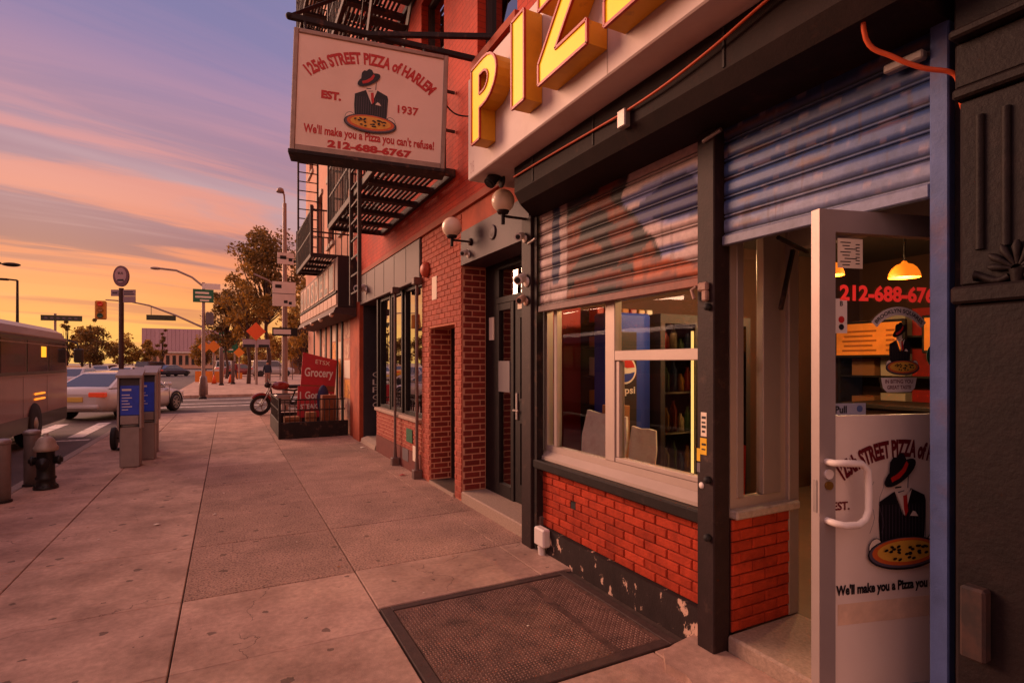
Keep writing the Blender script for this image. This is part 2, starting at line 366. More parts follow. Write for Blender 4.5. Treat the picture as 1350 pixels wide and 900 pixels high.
def bricks(parent, o, u, W, z0, z1, n, bl, bh, j, mat, dep=.014, holes=(), stuff=None, phase=0.0):
    # o: point on the mortar plane at z = 0; brick objects are children of parent
    o, u, n = Vector(o), Vector(u), Vector(n); up = Vector((0,0,1)); me = brick_mesh(mat, 1.0)
    rows = int(round((z1-z0)/bh)); bh = (z1-z0)/rows
    ang = math.atan2(u.y, u.x); flip = u.cross(up).dot(n) < 0
    for r_ in range(rows):
        za, zb = z0+r_*bh, z0+(r_+1)*bh
        iv = [(0, W)]
        for h in holes:
            if h[2] < zb-.01 and h[3] > za+.01:
                nv = []
                for a, b in iv:
                    if h[0] > a: nv.append((a, min(b, h[0])))
                    if h[1] < b: nv.append((max(a, h[1]), b))
                iv = [(a, b) for a, b in nv if b-a > .01]
        x = -bl+((r_ % 2)*.5+phase)*bl
        while x < W:
            for a, b in iv:
                p, q = max(x, a), min(x+bl, b)
                if q-p > .035:
                    L_ = q-p-j; d = dep*random.uniform(.8, 1.15)
                    base = o+u*(p+j/2)+up*(za+j/2)
                    if stuff is not None:
                        e = .004
                        A = [base, base+u*L_, base+u*L_+up*(bh-j), base+up*(bh-j)]
                        B = [q_+n*d for q_ in (base+u*e+up*e, base+u*(L_-e)+up*e, base+u*(L_-e)+up*(bh-j-e), base+u*e+up*(bh-j-e))]
                        stuff.add(A+B, [(4,5,6,7),(0,1,5,4),(1,2,6,5),(2,3,7,6),(3,0,4,7)])
                    else:
                        ob = inst('brick', me, base, parent, (L_, d if not flip else -d, bh-j), (0,0,ang))
                        # local y must point along n
                        ly = Vector((-math.sin(ang), math.cos(ang), 0))
                        ob.scale.y = d if ly.dot(n) > 0 else -d
            x += bl
_fontcache = {}
def text_verts(s, bold=0.0, res=3):
    k = (s, bold)
    if k not in _fontcache:
        cu = bpy.data.curves.new('t', 'FONT'); cu.body = s; cu.resolution_u = res; cu.offset = bold; cu.size = 1.0; cu.fill_mode = 'BOTH'; cu.dimensions = '2D'
        ob = bpy.data.objects.new('t', cu); me = bpy.data.meshes.new_from_object(ob)
        v = np.array([p.co[:2] for p in me.vertices]) if len(me.vertices) else np.zeros((1,2)); f = [tuple(p.vertices) for p in me.polygons]
        bpy.data.objects.remove(ob); bpy.data.curves.remove(cu); bpy.data.meshes.remove(me)
        _fontcache[k] = (v, f)
    v, f = _fontcache[k]; return v.copy(), f
def lettering(parent, s, o, u, mat, height, width=None, bold=.02, arc=None, off=.003, v=(0,0,1), name='lettering', mb=None, mi=0):
    # flat print centred on o; u = reading direction; arc = rise in metres of a parabola-like bow (positive arches up)
    o, u, v = Vector(o), Vector(u).normalized(), Vector(v); n = u.cross(v)
    p, f = text_verts(s, bold); mn, mx = p.min(0), p.max(0)
    H_ = max(mx[1]-mn[1], 1e-6); W_ = mx[0]-mn[0]
    sy_ = height/H_; sx_ = (width/W_) if width else sy_
    q = np.stack([(p[:,0]-(mn[0]+mx[0])/2)*sx_, (p[:,1]-(mn[1]+mx[1])/2)*sy_], 1)
    if arc:
        hw = W_*sx_/2; rad = (hw*hw+arc*arc)/(2*arc); th = q[:,0]/rad*1.04; rr = rad+q[:,1]
        q = np.stack([rr*np.sin(th), rr*np.cos(th)-rad], 1)
    vs = [o+u*a+v*b+n*off for a, b in q]
    if mb is not None: mb.add(vs, f, mi); return mb
    m = MB(); m.add(vs, f); return m.build(name, mat, parent)
def ell(cx, cy, rx, ry, rot=0, n=28, a0=0, a1=360):
    out = []
    for i in range(n):
        t = R(a0+(a1-a0)*i/(n if a1-a0 == 360 else n-1)); x, y = rx*math.cos(t), ry*math.sin(t)
        out.append((cx+x*math.cos(R(rot))-y*math.sin(R(rot)), cy+x*math.sin(R(rot))+y*math.cos(R(rot))))
    return out
# ------------------------------------------------------------------ material library
X0 = 2.4                                    # facade plane
UF = Vector((0,-1,0)); NF = Vector((-1,0,0)); UP = Vector((0,0,1))
m_conc = M('concrete_slab', (192,156,136), .85, .2, 26, .4, 140, rnd=.12, c2=(150,118,102), c2f=(.38,.66), c2s=1.9, spots=(3.4,.11,.42), cracks=.5)
m_conc_r = M('pitted_concrete', (186,148,128), .9, .24, 2.4, .8, 110, rnd=.09, c2=(118,90,78), c2f=(.45,.62), c2s=62, spots=(3.4,.10,.5), cracks=.45)
m_joint = M('joint_dirt', (74,56,48), .95, .3, 20)
m_kerb = M('granite_kerb', (150,132,122), .85, .2, 30, .3, 100)
m_asph = M('asphalt', (96,80,76), .8, .2, 3, .5, 160, c2=(74,62,60), c2f=(.4,.7), c2s=.6)
m_paint = M('road_paint', (226,214,204), .7, .12, 9, .2, 80, c2=(150,132,122), c2f=(.52,.66), c2s=5)
m_ground = M('far_ground', (120,104,92), .9, .2, .4)
m_redbrick = M('red_painted_brick', (176,64,40), .8, .2, 24, .7, 90, rnd=.18, spec=.12, c2=(140,50,34), c2f=(.46,.72), c2s=5)
m_darkmort = M('dark_mortar', (60,36,30), .9, .2, 30, .2, 120)
m_oldbrick = M('old_red_brick', (164,76,56), .8, .18, 30, .4, 120, rnd=.14)
m_jambbrick = M('jamb_red_brick', (126,44,34), .8, .18, 30, .4, 120, rnd=.2)  # darker copy of the old brick, with the jambs' shade in its colour
m_lightmort = M('light_mortar', (214,156,126), .9, .15, 40, .3, 140)
m_upper = M('orange_stucco', (172,74,42), .8, .16, 1.6, .3, 60, c2=(138,56,32), c2f=(.42,.68), c2s=2.2)
m_upbrick = M('orange_painted_brick', (192,56,22), .8, .2, 1.2, .6, 60, c2=(160,44,18), c2f=(.42,.66), c2s=1.6, brick=.4)
m_blackpaint = M('black_painted_wood', (32,24,23), .6, .3, 12, .15, 60, spec=.22, c2=(54,40,36), c2f=(.55,.72), c2s=14)
m_base = M('chipped_black_base', (50,38,36), .8, .3, 10, .35, 70, spec=.2, c2=(196,160,138), c2f=(.585,.61), c2s=10, stretch=(1,1.0,.6))
m_post = M('steel_post', (46,31,30), .6, .25, 14, .2, 60, spec=.25, c2=(74,54,48), c2f=(.58,.72), c2s=11)
m_alu = M('aluminium', (180,160,148), .5, .08, 4, .05, 50, metal=.25, spec=.5)
m_alu_d = M('aluminium_door', (168,152,146), .42, .08, 4, .05, 50, metal=.35)
m_granite = M('granite_step', (164,140,122), .8, .28, 60, .4, 150)
m_stone = M('stone_cap', (176,158,144), .8, .22, 30, .4, 120)
m_signface = M('sign_cabinet_paint', (206,186,178), .55, .07, 2.5, .05, 40, c2=(186,160,150), c2f=(.5,.8), c2s=2.2)
m_signwhite = M('sign_acrylic', (234,214,198), .35, .04, 2.0, spec=.5, c2=(222,196,178), c2f=(.45,.8), c2s=1.4)
m_bladeface = M('blade_sign_acrylic', (234,206,186), .35, .04, 2.0, spec=.5, c2=(222,190,168), c2f=(.45,.8), c2s=1.4)  # plain cream acrylic for the blade sign, no emission
m_signframe = M('sign_frame', (150,126,112), .5, .2, 12, .1, 50, metal=.3)
m_darksteel = M('dark_steel', (38,28,27), .65, .3, 10, .25, 50, spec=.25, c2=(86,58,46), c2f=(.56,.7), c2s=10)
m_hood = M('black_housing', (34,21,19), .7, .3, 8, .15, 50, spec=.15, c2=(58,34,26), c2f=(.58,.74), c2s=6)
m_escape = M('escape_iron', (50,36,33), .7, .25, 10, .2, 60, c2=(104,66,50), c2f=(.56,.7), c2s=8)
m_bluejamb = M('blue_jamb', (76,92,138), .6, .25, 8, .2, 50, c2=(96,84,110), c2f=(.52,.72), c2s=5)
m_castiron = M('cast_iron_black', (25,16,16), .6, .25, 12, .3, 45, spec=.2, c2=(36,24,23), c2f=(.5,.75), c2s=9)
m_red = M('red_print', (186,36,30), .5, .06, 6)
m_redglow = M('red_vinyl_added_glow', (206,40,32), .5, .06, 6, emit=.45)  # red vinyl print is no lamp; weak emission added to brighten it
m_dkred = M('maroon_print', (104,22,28), .5, .06, 6)
m_black = M('black_print', (26,20,24), .5, .1, 6)
m_stripe = M('pinstripe_print', (92,78,88), .5, .1, 6)
m_cream = M('cream_print', (232,212,192), .5, .04, 6)
m_orange = M('crust_print', (206,96,40), .5, .06, 6)
m_cheese = M('cheese_print', (222,166,62), .5, .06, 6)
m_yel = M('yellow_letter_face', (252,196,6), .45, .06, 6, spec=.2, emit=.26)  # faint emission added to brighten the letter faces
m_yels = M('yellow_letter_side', (206,146,30), .5, .14, 8, c2=(150,104,40), c2f=(.6,.75), c2s=8)
m_trim = M('red_letter_trim', (170,36,22), .45, .08, 6)
m_white = M('white_plastic', (222,208,198), .45, .06, 6)
m_grey = M('grey_panel', (104,92,94), .6, .15, 3, .1, 40, stretch=(1,1,.2))
m_slate = M('slate_fascia', (80,56,57), .6, .16, 3, .1, 40, c2=(72,52,54), c2f=(.45,.7), c2s=3)
m_rubber = M('rubber_black', (30,26,26), .7, .2, 10)
m_tin = M('galvanised_steel', (150,138,134), .45, .14, 9, .1, 60, metal=.5)
m_paper = M('paper', (226,208,186), .8, .05, 8)
m_cable = M('orange_cable', (196,78,34), .5, .1, 8)
m_cell = M('cellar_plate', (104,74,62), .8, .3, 24, .6, 90, c2=(74,52,44), c2f=(.45,.62), c2s=5)
m_wood = M('brown_wood', (128,70,38), .7, .2, 10, .2, 40)
m_card = M('cardboard', (166,112,74), .85, .1, 8)
m_green = M('green_sign', (30,96,66), .5, .08, 5)
m_globe = M('globe_glass', (240,216,190), .25, .03, 3, spec=.5)
g_win = glass('window_glass', (.95,.92,.9), 0, 1.5, 1.25)
g_door = glass('door_glass', (.80,.75,.70), 0, 1.45, .7)
g_far = glass('store_glass', (.25,.24,.23), .01, 1.7, 2.6)
m_mural = attr_mat('mural_paint', .6)
m_shut = attr_mat('shutter_paint', .5, .3, .6)

def frame_bars(parent, name, o, u, n, rect, t, d0, d1, mat, e=.003):
    # four bars around rect (u0,u1,z0,z1) in the plane (o,u); each its own bar in one frame mesh
    u0,u1,z0,z1 = rect; m = MB(); o = Vector(o)
    for a,b,c,d in ((u0,u1,z0,z0+t),(u0,u1,z1-t,z1),(u0,u0+t,z0+t,z1-t),(u1-t,u1,z0+t,z1-t)):
        m.prism([(a,c),(b,c),(b,d),(a,d)], o, u, UP, n, d0, d1)
    return m.build(name, mat, parent)
def pane(parent, o, u, n, rect, mat, d=0.0, name='pane'):
    u0,u1,z0,z1 = rect; m = MB(); m.prism([(u0,z0),(u1,z0),(u1,z1),(u0,z1)], o, u, UP, n, d-.003, d+.003)
    # a single sheet is enough for the thin pane
    m2 = MB(); o = Vector(o); u = Vector(u); n = Vector(n)
    m2.add([o+u*a+UP*z+n*d for a, z in ((u0,z0),(u1,z0),(u1,z1),(u0,z1))], [(0,1,2,3)])
    return m2.build(name, mat, parent)

# ------------------------------------------------------------------ ground, road, pavements
g = MB(); g.add([(-900,-300,-.32),(900,-300,-.32),(900,1500,-.32),(-900,1500,-.32)], [(0,1,2,3)]); struct('ground', g, m_ground)
g = MB(); g.add([(-19,-60,-.13),(-2.5,-60,-.13),(-2.5,420,-.13),(-19,420,-.13)], [(0,1,2,3)]); road = struct('road', g, m_asph)
g = MB(); g.add([(-2.5,20.3,-.131),(90,20.3,-.131),(90,31,-.131),(-2.5,31,-.131)], [(0,1,2,3)]); struct('side_street', g, m_asph)
# painted crossings
def stripe(pts, nm='crossing_stripe'):
    m = MB(); m.add([(x,y,-.126) for x,y in pts], [(0,1,2,3)]); m.build(nm, m_paint, road)
for k in range(9):
    x = -2.98-.98*k; stripe([(x-.3,15.9),(x,15.9),(x,19.4),(x-.3,19.4)])
stripe([(-12.5,15.2),(-2.75,15.2),(-2.75,15.38),(-12.5,15.38)], 'stop_line')
for yy in (21.2,24.6,26.4,29.2): stripe([(-2.3,yy),(6.5,yy),(6.5,yy+.28),(-2.3,yy+.28)], 'side_street_line')
for k in range(14): stripe([(-8.2,32+k*7),(-8.05,32+k*7),(-8.05,35+k*7),(-8.2,35+k*7)], 'lane_dash')
g = MB(); g.box((-2.34,-12,-.2),(2.75,20.15,-.022)); pav = struct('pavement', g, m_joint)
kerb = MB()
ys = list(np.arange(-12, 20.2, 1.55))
for i in range(len(ys)-1):
    o = MB(); o.bbox((-2.5,ys[i]+.004,-.2),(-2.345,ys[i+1]-.004,-.004),.02); o.build('kerb_stone', m_kerb, pav)
for i in range(3): MB().bbox((-2.34+1.7*i,20.155,-.2),(-2.34+1.7*(i+1)-.008,20.3,-.004),.02).build('kerb_stone', m_kerb, pav)
MB().bbox((2.76,20.155,-.2),(5.5,20.3,-.004),.02).build('kerb_stone', m_kerb, pav)
MB().box((2.76,20.0,-.2),(12,20.154,-.004)).build('pavement_edge', m_conc, pav)
lines = [-2.34,-1.40,-.27,.87,2.10,2.74]
for ci in range(5):
    xa, xb = lines[ci], lines[ci+1]
    if ci in (3,4): Y = [-12,-9.6,-7.2,-4.8,-2.4,-1.2,-.1,1.05,2.33,3.56,4.29,5.47,6.72,8.1,9.6,11.0,12.33,13.8,15.3,16.8,18.4,20.15]
    else: Y = [-12,-9.6,-7.2,-4.8,-2.4,-1.2,-.1,1.05,2.2,3.29,4.27,5.47,6.72,8.1,9.6,11.0,12.33,13.8,15.3,16.8,18.4,20.15]
    for k in range(len(Y)-1):
        if ci >= 3 and abs(Y[k]-2.33) < .01: continue           # the cellar plate lies here
        mt = m_conc_r if (ci in (2,3,4) and Y[k] > 4.2 and not (ci == 2 and Y[k] > 9)) else m_conc
        dzz = random.uniform(-.003,.002)
        MB().bbox((xa+.004,Y[k]+.003,-.08),(xb-.004,Y[k+1]-.003,dzz),.005).build('paving_slab', mt, pav)
# raised worn concrete lip in front of the shop door
lip = MB()
poly = [(1.72,1.02),(2.0,1.78),(1.985,1.9),(2.03,2.02),(2.01,2.14),(2.09,2.24),(2.2,2.27),(2.39,2.30),(2.39,1.02)]
lip.prism(poly, (0,0,0), (1,0,0), (0,1,0), (0,0,1), -.02, .045)
top = len(lip.v); lp = lip.build('worn_lip', m_conc, pav)
# far pavements / plaza across the side street
g = MB(); g.box((-2.5,31,-.2),(90,150,0)); struct('plaza_pavement', g, m_conc)
g = MB(); g.box((-24,-60,-.2),(-19,420,0)); struct('opposite_pavement', g, m_conc)

# cellar plate let into the pavement
cp = thing('cellar_hatch_plate', 'flat brown metal cellar hatch plate set into the pavement below the shop window', 'hatch plate', (1.55,2.95,0))
fr = MB()
for a, b in (((.88,2.34,-.1),(.95,3.55,.001)),((2.24,2.34,-.1),(2.30,3.55,.001)),((.95,2.34,-.1),(2.24,2.41,.001)),((.95,3.49,-.1),(2.24,3.55,.001))): fr.bbox(a, b, .004)
fr.build('frame', M('worn_frame_steel', (70,50,44), .75, .3, 14, .4, 60), cp)
for (a, b) in ((.955,1.94),(1.945,2.235)):
    leaf = MB().box((a,2.415,-.06),(b,3.485,-.004)).build('plate_leaf', m_cell, cp)
    st = MB()
    for i in range(int((b-a-.02)/.021)):
        for k in range(int(1.05/.021)):
            x = a+.016+i*.021; y = 2.43+k*.021; t = .0085; h = random.uniform(.003,.0055)
            if (i+k) % 2: q = [(x-t,y-t*.45),(x+t,y-t*.45),(x+t,y+t*.45),(x-t,y+t*.45)]
            else: q = [(x-t*.45,y-t),(x+t*.45,y-t),(x+t*.45,y+t),(x-t*.45,y+t)]
            st.add([(*p,-.004) for p in q]+[(x,y,-.004+h)], [(0,1,4),(1,2,4),(2,3,4),(3,0,4)])
    st.build('tread_pattern', M('worn_tread', (146,108,92), .7, .35, 30, metal=.1, c2=(96,68,58), c2f=(.42,.62), c2s=4), leaf, kind='stuff')

# ------------------------------------------------------------------ the pizza shop building
bA = thing('tenement_building', 'orange red tenement with the pizza shop and roll down shutters on its ground floor', 'building', (3.2,5.5,0))
YT = 11.9
holes = []
for (ya, yb) in ((2.1,3.0),(4.5,5.42),(6.45,7.35),(8.25,9.15),(10.1,11.0)):
    for z in (4.85,7.85,10.85): holes.append((YT-yb, YT-ya, z, z+1.75))
mb = MB(); wall(mb, (X0,YT,0), UF, YT-.98, 3.42, 14.0, NF, .3, holes)
up_ = mb.build('upper_wall', m_upbrick, bA)
mb = MB().box((2.36,.98,3.34),(2.72,YT,3.418)); mb.build('ledge', M('ledge_paint', (150,72,50), .8, .15, 6), bA)
m_sash = M('dark_sash', (62,46,44), .6, .15, 10)
for h in holes:
    u0,u1,z0,z1 = h; o = (X0,YT,0)
    wn = frame_bars(bA, 'window', o, UF, NF, (u0,u1,z0,z1), .06, -.2, -.1, m_sash)
    MB().prism([(u0+.06,z0+.84),(u1-.06,z0+.84),(u1-.06,z0+.9),(u0+.06,z0+.9)], o, UF, UP, NF, -.18, -.11).build('meeting_rail', m_sash, wn)
    pane(wn, o, UF, NF, (u0+.06,u1-.06,z0+.06,z0+.84), g_far, -.15); pane(wn, o, UF, NF, (u0+.06,u1-.06,z0+.9,z1-.06), g_far, -.14)
    MB().prism([(u0-.06,z0-.09),(u1+.06,z0-.09),(u1+.06,z0-.002),(u0-.06,z0-.002)], o, UF, UP, NF, -.2, .06).build('sill', m_upper, wn)
# room behind the upper windows, roof, far side wall
mb = MB(); mb.box((2.72,.98,3.42),(10,1.2,14)); mb.box((2.72,YT-.25,3.42),(10,YT,14)); mb.box((9.9,1.2,3.42),(10,YT-.25,14)); mb.box((2.72,1.2,13.8),(9.9,YT-.25,14)); mb.box((2.72,1.2,3.1),(9.9,YT-.25,3.4))
for z in (6.75,9.75,12.75): mb.box((2.72,1.2,z),(9.9,YT-.25,z+.15))
mb.build('rear_walls', m_upper, bA)

# --- brick wall with the narrow doorway (y 5.86 .. 7.30)
mb = MB(); wall(mb, (X0,7.30,0), UF, 7.30-5.86, 0, 3.34, NF, .30, [(7.30-6.98,7.30-6.07,.04,2.06)])
bw = mb.build('brick_pier_wall', M('pink_mortar', (186,112,86), .9, .15, 40, .3, 140), bA)
bricks(bw, (X0,7.30,0), UF, 7.30-5.86, .02, 3.32, NF, .2, .069, .009, m_oldbrick, .010, [(7.30-6.98,7.30-6.07,0,2.06)])
# far jamb of the narrow doorway and of the porch, both facing the camera
MB().box((X0+.002,6.982,.04),(2.7,6.99,2.06)).build('doorway_jamb', m_lightmort, bA)
jb = MB().box((X0+.01,6.974,.04),(2.698,6.981,2.058)).build('doorway_jamb', m_lightmort, bA)
bricks(jb, (X0+.004,6.974,0), (1,0,0), .292, .05, 2.05, (0,-1,0), .2, .069, .015, m_jambbrick, .008, phase=.25)
pj = MB().box((X0+.01,5.852,.12),(2.698,5.859,2.7)).build('porch_jamb', m_lightmort, bA)
bricks(pj, (X0+.004,5.852,0), (1,0,0), .292, .125, 2.69, (0,-1,0), .2, .069, .015, m_jambbrick, .008, phase=.1)
mb = MB().box((2.702,6.0,.04),(2.76,7.05,2.2)); nd = mb.build('narrow_door', m_blackpaint, bA)
MB().tube([(2.70,6.2,.95),(2.64,6.2,.97),(2.63,6.2,1.08),(2.64,6.2,1.19),(2.70,6.2,1.2)], .011, 8).build('handle', m_tin, nd)
MB().box((X0-.02,6.08,-.02),(2.70,6.97,.04)).build('threshold', m_granite, bA)
# --- porch with the black door
mb = MB(); mb.box((X0-.012,4.26,2.72),(2.70,5.862,3.10)); m_header = M('porch_header_paint', (64,46,52), .6, .2, 4, .1, 40, c2=(48,34,38), c2f=(.45,.7), c2s=3); hd = mb.build('porch_header', m_header, bA)
MB().box((X0-.002,4.26,3.102),(2.7,5.862,3.338)).build('porch_lintel', m_upper, bA)
ms = MB(); ms.lathe([(.075,0),(.075,-.012),(.062,-.02),(.05,-.014),(.045,-.014),(.03,-.02),(.001,-.02)], (X0-.012,5.0,2.92), 24, axis='X'); ms.build('medallion', m_header, hd)
MB().bbox((X0-.015,4.27,-.02),(2.74,5.85,.12),.012).build('porch_step', m_granite, bA)
MB().bbox((X0-.05,4.02,-.02),(X0+.25,4.268,.30),.02).build('post_footing', M('rough_base', (92,74,66), .9, .3, 12, .6, 50), bA)
pd = MB(); pd.box((2.702,5.58,.12),(2.76,5.85,2.72)).build('porch_side_panel', m_blackpaint, bA)
# sidelight and transom frame
fmb = MB()
for a, b in (((2.70,4.26,2.26),(2.76,5.578,2.33)),((2.70,4.26,2.64),(2.76,5.578,2.718)),((2.70,5.50,.12),(2.76,5.578,2.26)),((2.70,5.15,.12),(2.76,5.22,2.26)),((2.70,5.22,.12),(2.76,5.50,.26)),((2.70,5.22,2.18),(2.76,5.50,2.258)),((2.70,4.26,2.33),(2.76,4.33,2.64)),((2.70,5.50,2.33),(2.76,5.578,2.64)),((2.70,4.26,.12),(2.76,4.33,2.26))): fmb.bbox(a, b, .004)
pf = fmb.build('porch_door_frame', m_blackpaint, bA)
pane(pf, (2.73,5.5,0), UF, NF, (0,1.17,2.33,2.64), g_far); pane(pf, (2.73,5.5,0), UF, NF, (0,.28,.26,2.18), g_far)
MB().box((2.69,5.225,1.28),(2.728,5.495,1.62)).build('grey_panel', m_grey, pf)
dd = MB().bbox((2.715,4.335,.13),(2.765,5.145,2.25),.004).build('black_door', m_blackpaint, bA)
for z0,z1 in ((.3,1.0),(1.2,2.1)):
    fm = MB()
    for a,b,c,d in ((4.45,5.03,z0,z0+.03),(4.45,5.03,z1-.03,z1),(4.45,4.48,z0+.03,z1-.03),(5.0,5.03,z0+.03,z1-.03)): fm.box((2.70,a,c),(2.714,b,d))
    fm.build('panel_moulding', m_blackpaint, dd)
hm = MB(); hm.bbox((2.695,5.06,1.0),(2.714,5.1,1.28),.004); hm.tube([(2.70,5.08,1.1),(2.66,5.08,1.1),(2.66,4.97,1.1)], .012, 8); hm.build('handle', m_tin, dd)
MB().box((2.696,4.75,2.16),(2.7,5.05,2.25)).build('notice', m_paper, dd)
MB().box((2.69,5.62,1.86),(2.70,5.74,2.12)).build('notice', m_paper, bA)

# --- post between porch and shop window, post between window and shop door
lp_ = MB(); lp_.bbox((2.31,4.085,.0),(2.43,4.255,2.86),.006); po = lp_.build('steel_post', m_post, bA)
MB().box((2.335,4.03,.02),(2.40,4.08,2.86)).build('shutter_track', m_darksteel, po)
lp_ = MB(); lp_.bbox((2.30,2.085,-.01),(2.42,2.205,2.86),.006); pm = lp_.build('steel_post', m_post, bA)
for z in (.66,.97,1.9): MB().lathe([(.02,0),(.02,-.02),(.012,-.03)], (2.30,2.12,z), 10, axis='X').build('bolt', m_rubber, pm)
lk = MB(); lk.bbox((2.27,2.11,1.985),(2.30,2.18,2.035),.01); lk.tube([(2.28,2.19,2.015),(2.27,2.215,2.0),(2.275,2.20,1.95)], .010, 8); lk.bbox((2.27,2.11,1.93),(2.299,2.15,1.99),.008)
lk.build('latch', M('weathered_lock', (150,116,102), .6, .3, 20, .3, 60), pm)
# stickers on the post
for (z0,z1,y0,y1,mt) in ((1.20,1.33,2.135,2.175,m_paper),(1.10,1.19,2.135,2.18,M('yellow_sticker',(226,176,30),.5)),(1.06,1.13,2.18,2.204,M('yellow_sticker',(226,176,30),.5)),(1.0,1.05,2.18,2.203,m_grey)):
    MB().box((2.2985,y0,z0),(2.2996,y1,z1)).build('sticker', mt, pm)
def print_lines(parent, o, u, rows, mat, off=.001):
    # unreadable small print: (x, z, width, height) bars
    o, u = Vector(o), Vector(u).normalized(); n = u.cross(UP); m = MB()
    for (x, z, w_, h_) in rows: m.add([o+u*a+UP*b+n*off for a, b in ((x,z),(x+w_,z),(x+w_,z+h_),(x,z+h_))], [(0,1,2,3)])
    return m.build('small_print', mat, parent, kind='stuff')
print_lines(pm, (2.2985,2.175,1.20), UF, [(.006,.095,.03,.014),(.006,.07,.026,.01),(.006,.045,.03,.014),(.008,.02,.022,.012),(.006,-.05,.03,.012),(.006,-.075,.026,.008)], m_black)
MB().lathe([(.018,0),(.018,-.002)], (2.2992,2.17,.93), 16, axis='X').build('sticker', m_white, pm)

# --- brick bulkhead below the window
MB().box((X0-.03,2.206,-.02),(2.5,4.08,.205)).build('base_strip', m_base, bA)
bk = MB().box((X0+.012,2.206,.206),(2.5,4.08,.70)).build('bulkhead', m_darkmort, bA)
bricks(bk, (X0+.012,4.08,0), UF, 1.874, .208, .698, NF, .205, .0612, .006, m_redbrick, .014, [(.47,.54,.45,.51)])
MB().box((X0+.001,3.545,.455),(X0+.011,3.605,.505)).build('vent_hole', m_rubber, bk)
MB().bbox((2.325,2.206,.70),(2.5,4.20,.775),.01).build('ledge_board', m_blackpaint, bA)
sb = MB(); sb.prism([(2.385,.777),(2.385,.80),(2.44,.845),(2.5,.845),(2.5,.777)], (0,2.207,0), (1,0,0), UP, (0,1,0), 0, 1.873); sb.build('window_sill', m_alu, bA)
wb = MB(); wb.bbox((2.30,3.86,.07),(2.372,4.02,.22),.012); wb.tube([(2.33,3.95,.07),(2.33,3.93,-.01)], .03, 8); wb.build('junction_box', m_white, bA)

# --- shop window
win = frame_bars(bA, 'shop_window', (2.44,4.08,0), UF, NF, (0,1.874,.846,2.09), .05, -.06, 0, m_alu)
MB().bbox((2.435,3.10,.897),(2.50,3.21,2.039),.004).build('mullion', m_alu, win)
MB().bbox((2.432,2.257,1.615),(2.495,3.098,1.685),.004).build('rail', m_alu, win)
MB().bbox((2.442,3.88,.897),(2.495,3.93,2.039),.004).build('jamb_bar', m_alu, win)
MB().bbox((2.438,2.257,.898),(2.495,3.098,.93),.004).build('sash_rail', m_alu, win)
MB().bbox((2.445,3.06,.931),(2.495,3.097,1.612),.004).build('sash_stile', m_alu, win)
pane(win, (2.47,3.88,0), UF, NF, (0,.67,.897,2.039), g_win)
pane(win, (2.47,3.097,0), UF, NF, (0,.84,1.686,2.039), g_win); pane(win, (2.472,3.06,0), UF, NF, (0,.803,.931,1.614), g_win)
pane(win, (2.47,4.03,0), UF, NF, (0,.10,.897,2.039), g_win)

# --- shutter housing and shutters
hz = MB(); prof = [(2.0,3.128),(2.0,2.93),(2.05,2.85),(2.40,2.85),(2.40,3.128)]
nP = len(prof); hz.add([(p[0],1.03,p[1]) for p in prof]+[(p[0],3.80 if p[0] < 2.1 else 4.17,p[1]) for p in prof], [tuple(range(nP)), tuple(range(nP,2*nP))[::-1]]+[(i,nP+i,nP+(i+1) % nP,(i+1) % nP) for i in range(nP)]); hz.build('shutter_housing', m_hood, bA)
for yy in (1.75,2.75,3.5): MB().box((1.994,yy,2.94),(1.999,yy+.012,3.12)).build('housing_seam', m_darksteel, bA)
MB().bbox((1.955,2.40,2.92),(1.999,2.47,3.02),.006).build('clip', m_tin, bA)
MB().box((2.40,1.03,2.85),(2.7,4.26,3.336)).build('head_wall', m_blackpaint, bA)
def shutter(name, ya, yb, zb, zt, colf, mat, label):
    root = MB().bbox((2.345,ya+.006,zb),(2.385,yb-.006,zb+.05),.004)
    nb = len(root.v); sh = root.build(name, mat, bA, colors=[colf(1-((v[1]-ya)/(yb-ya)), 0.0)+(1,) for v in root.v])
    pitch = .1; n = int(math.ceil((zt-zb-.05)/pitch)); cols = 150
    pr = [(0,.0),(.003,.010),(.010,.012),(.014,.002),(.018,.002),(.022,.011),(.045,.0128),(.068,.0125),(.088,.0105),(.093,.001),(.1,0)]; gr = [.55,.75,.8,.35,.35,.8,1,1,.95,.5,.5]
    for k in range(n):
        m = MB(); V = []; C = []
        for i in range(cols+1):
            y = ya+.006+(yb-ya-.012)*i/cols
            for (z, d), g_ in zip(pr, gr):
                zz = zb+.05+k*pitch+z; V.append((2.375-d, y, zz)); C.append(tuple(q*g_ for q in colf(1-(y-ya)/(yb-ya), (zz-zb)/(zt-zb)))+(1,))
        p = len(pr); F = [(i*p+j, (i+1)*p+j, (i+1)*p+j+1, i*p+j+1) for i in range(cols) for j in range(p-1)]
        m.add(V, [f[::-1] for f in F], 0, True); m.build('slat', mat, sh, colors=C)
    return sh
def nz(x, y, z=0): return noise.noise(Vector((x,y,z)))
def lerp(a, b, t): t = max(0,min(1,t)); return tuple(a[i]+(b[i]-a[i])*t for i in range(3))
def sst(a, b, x): t = max(0,min(1,(x-a)/(b-a))); return t*t*(3-2*t)
LC = lambda *c: lin(c)[:3]
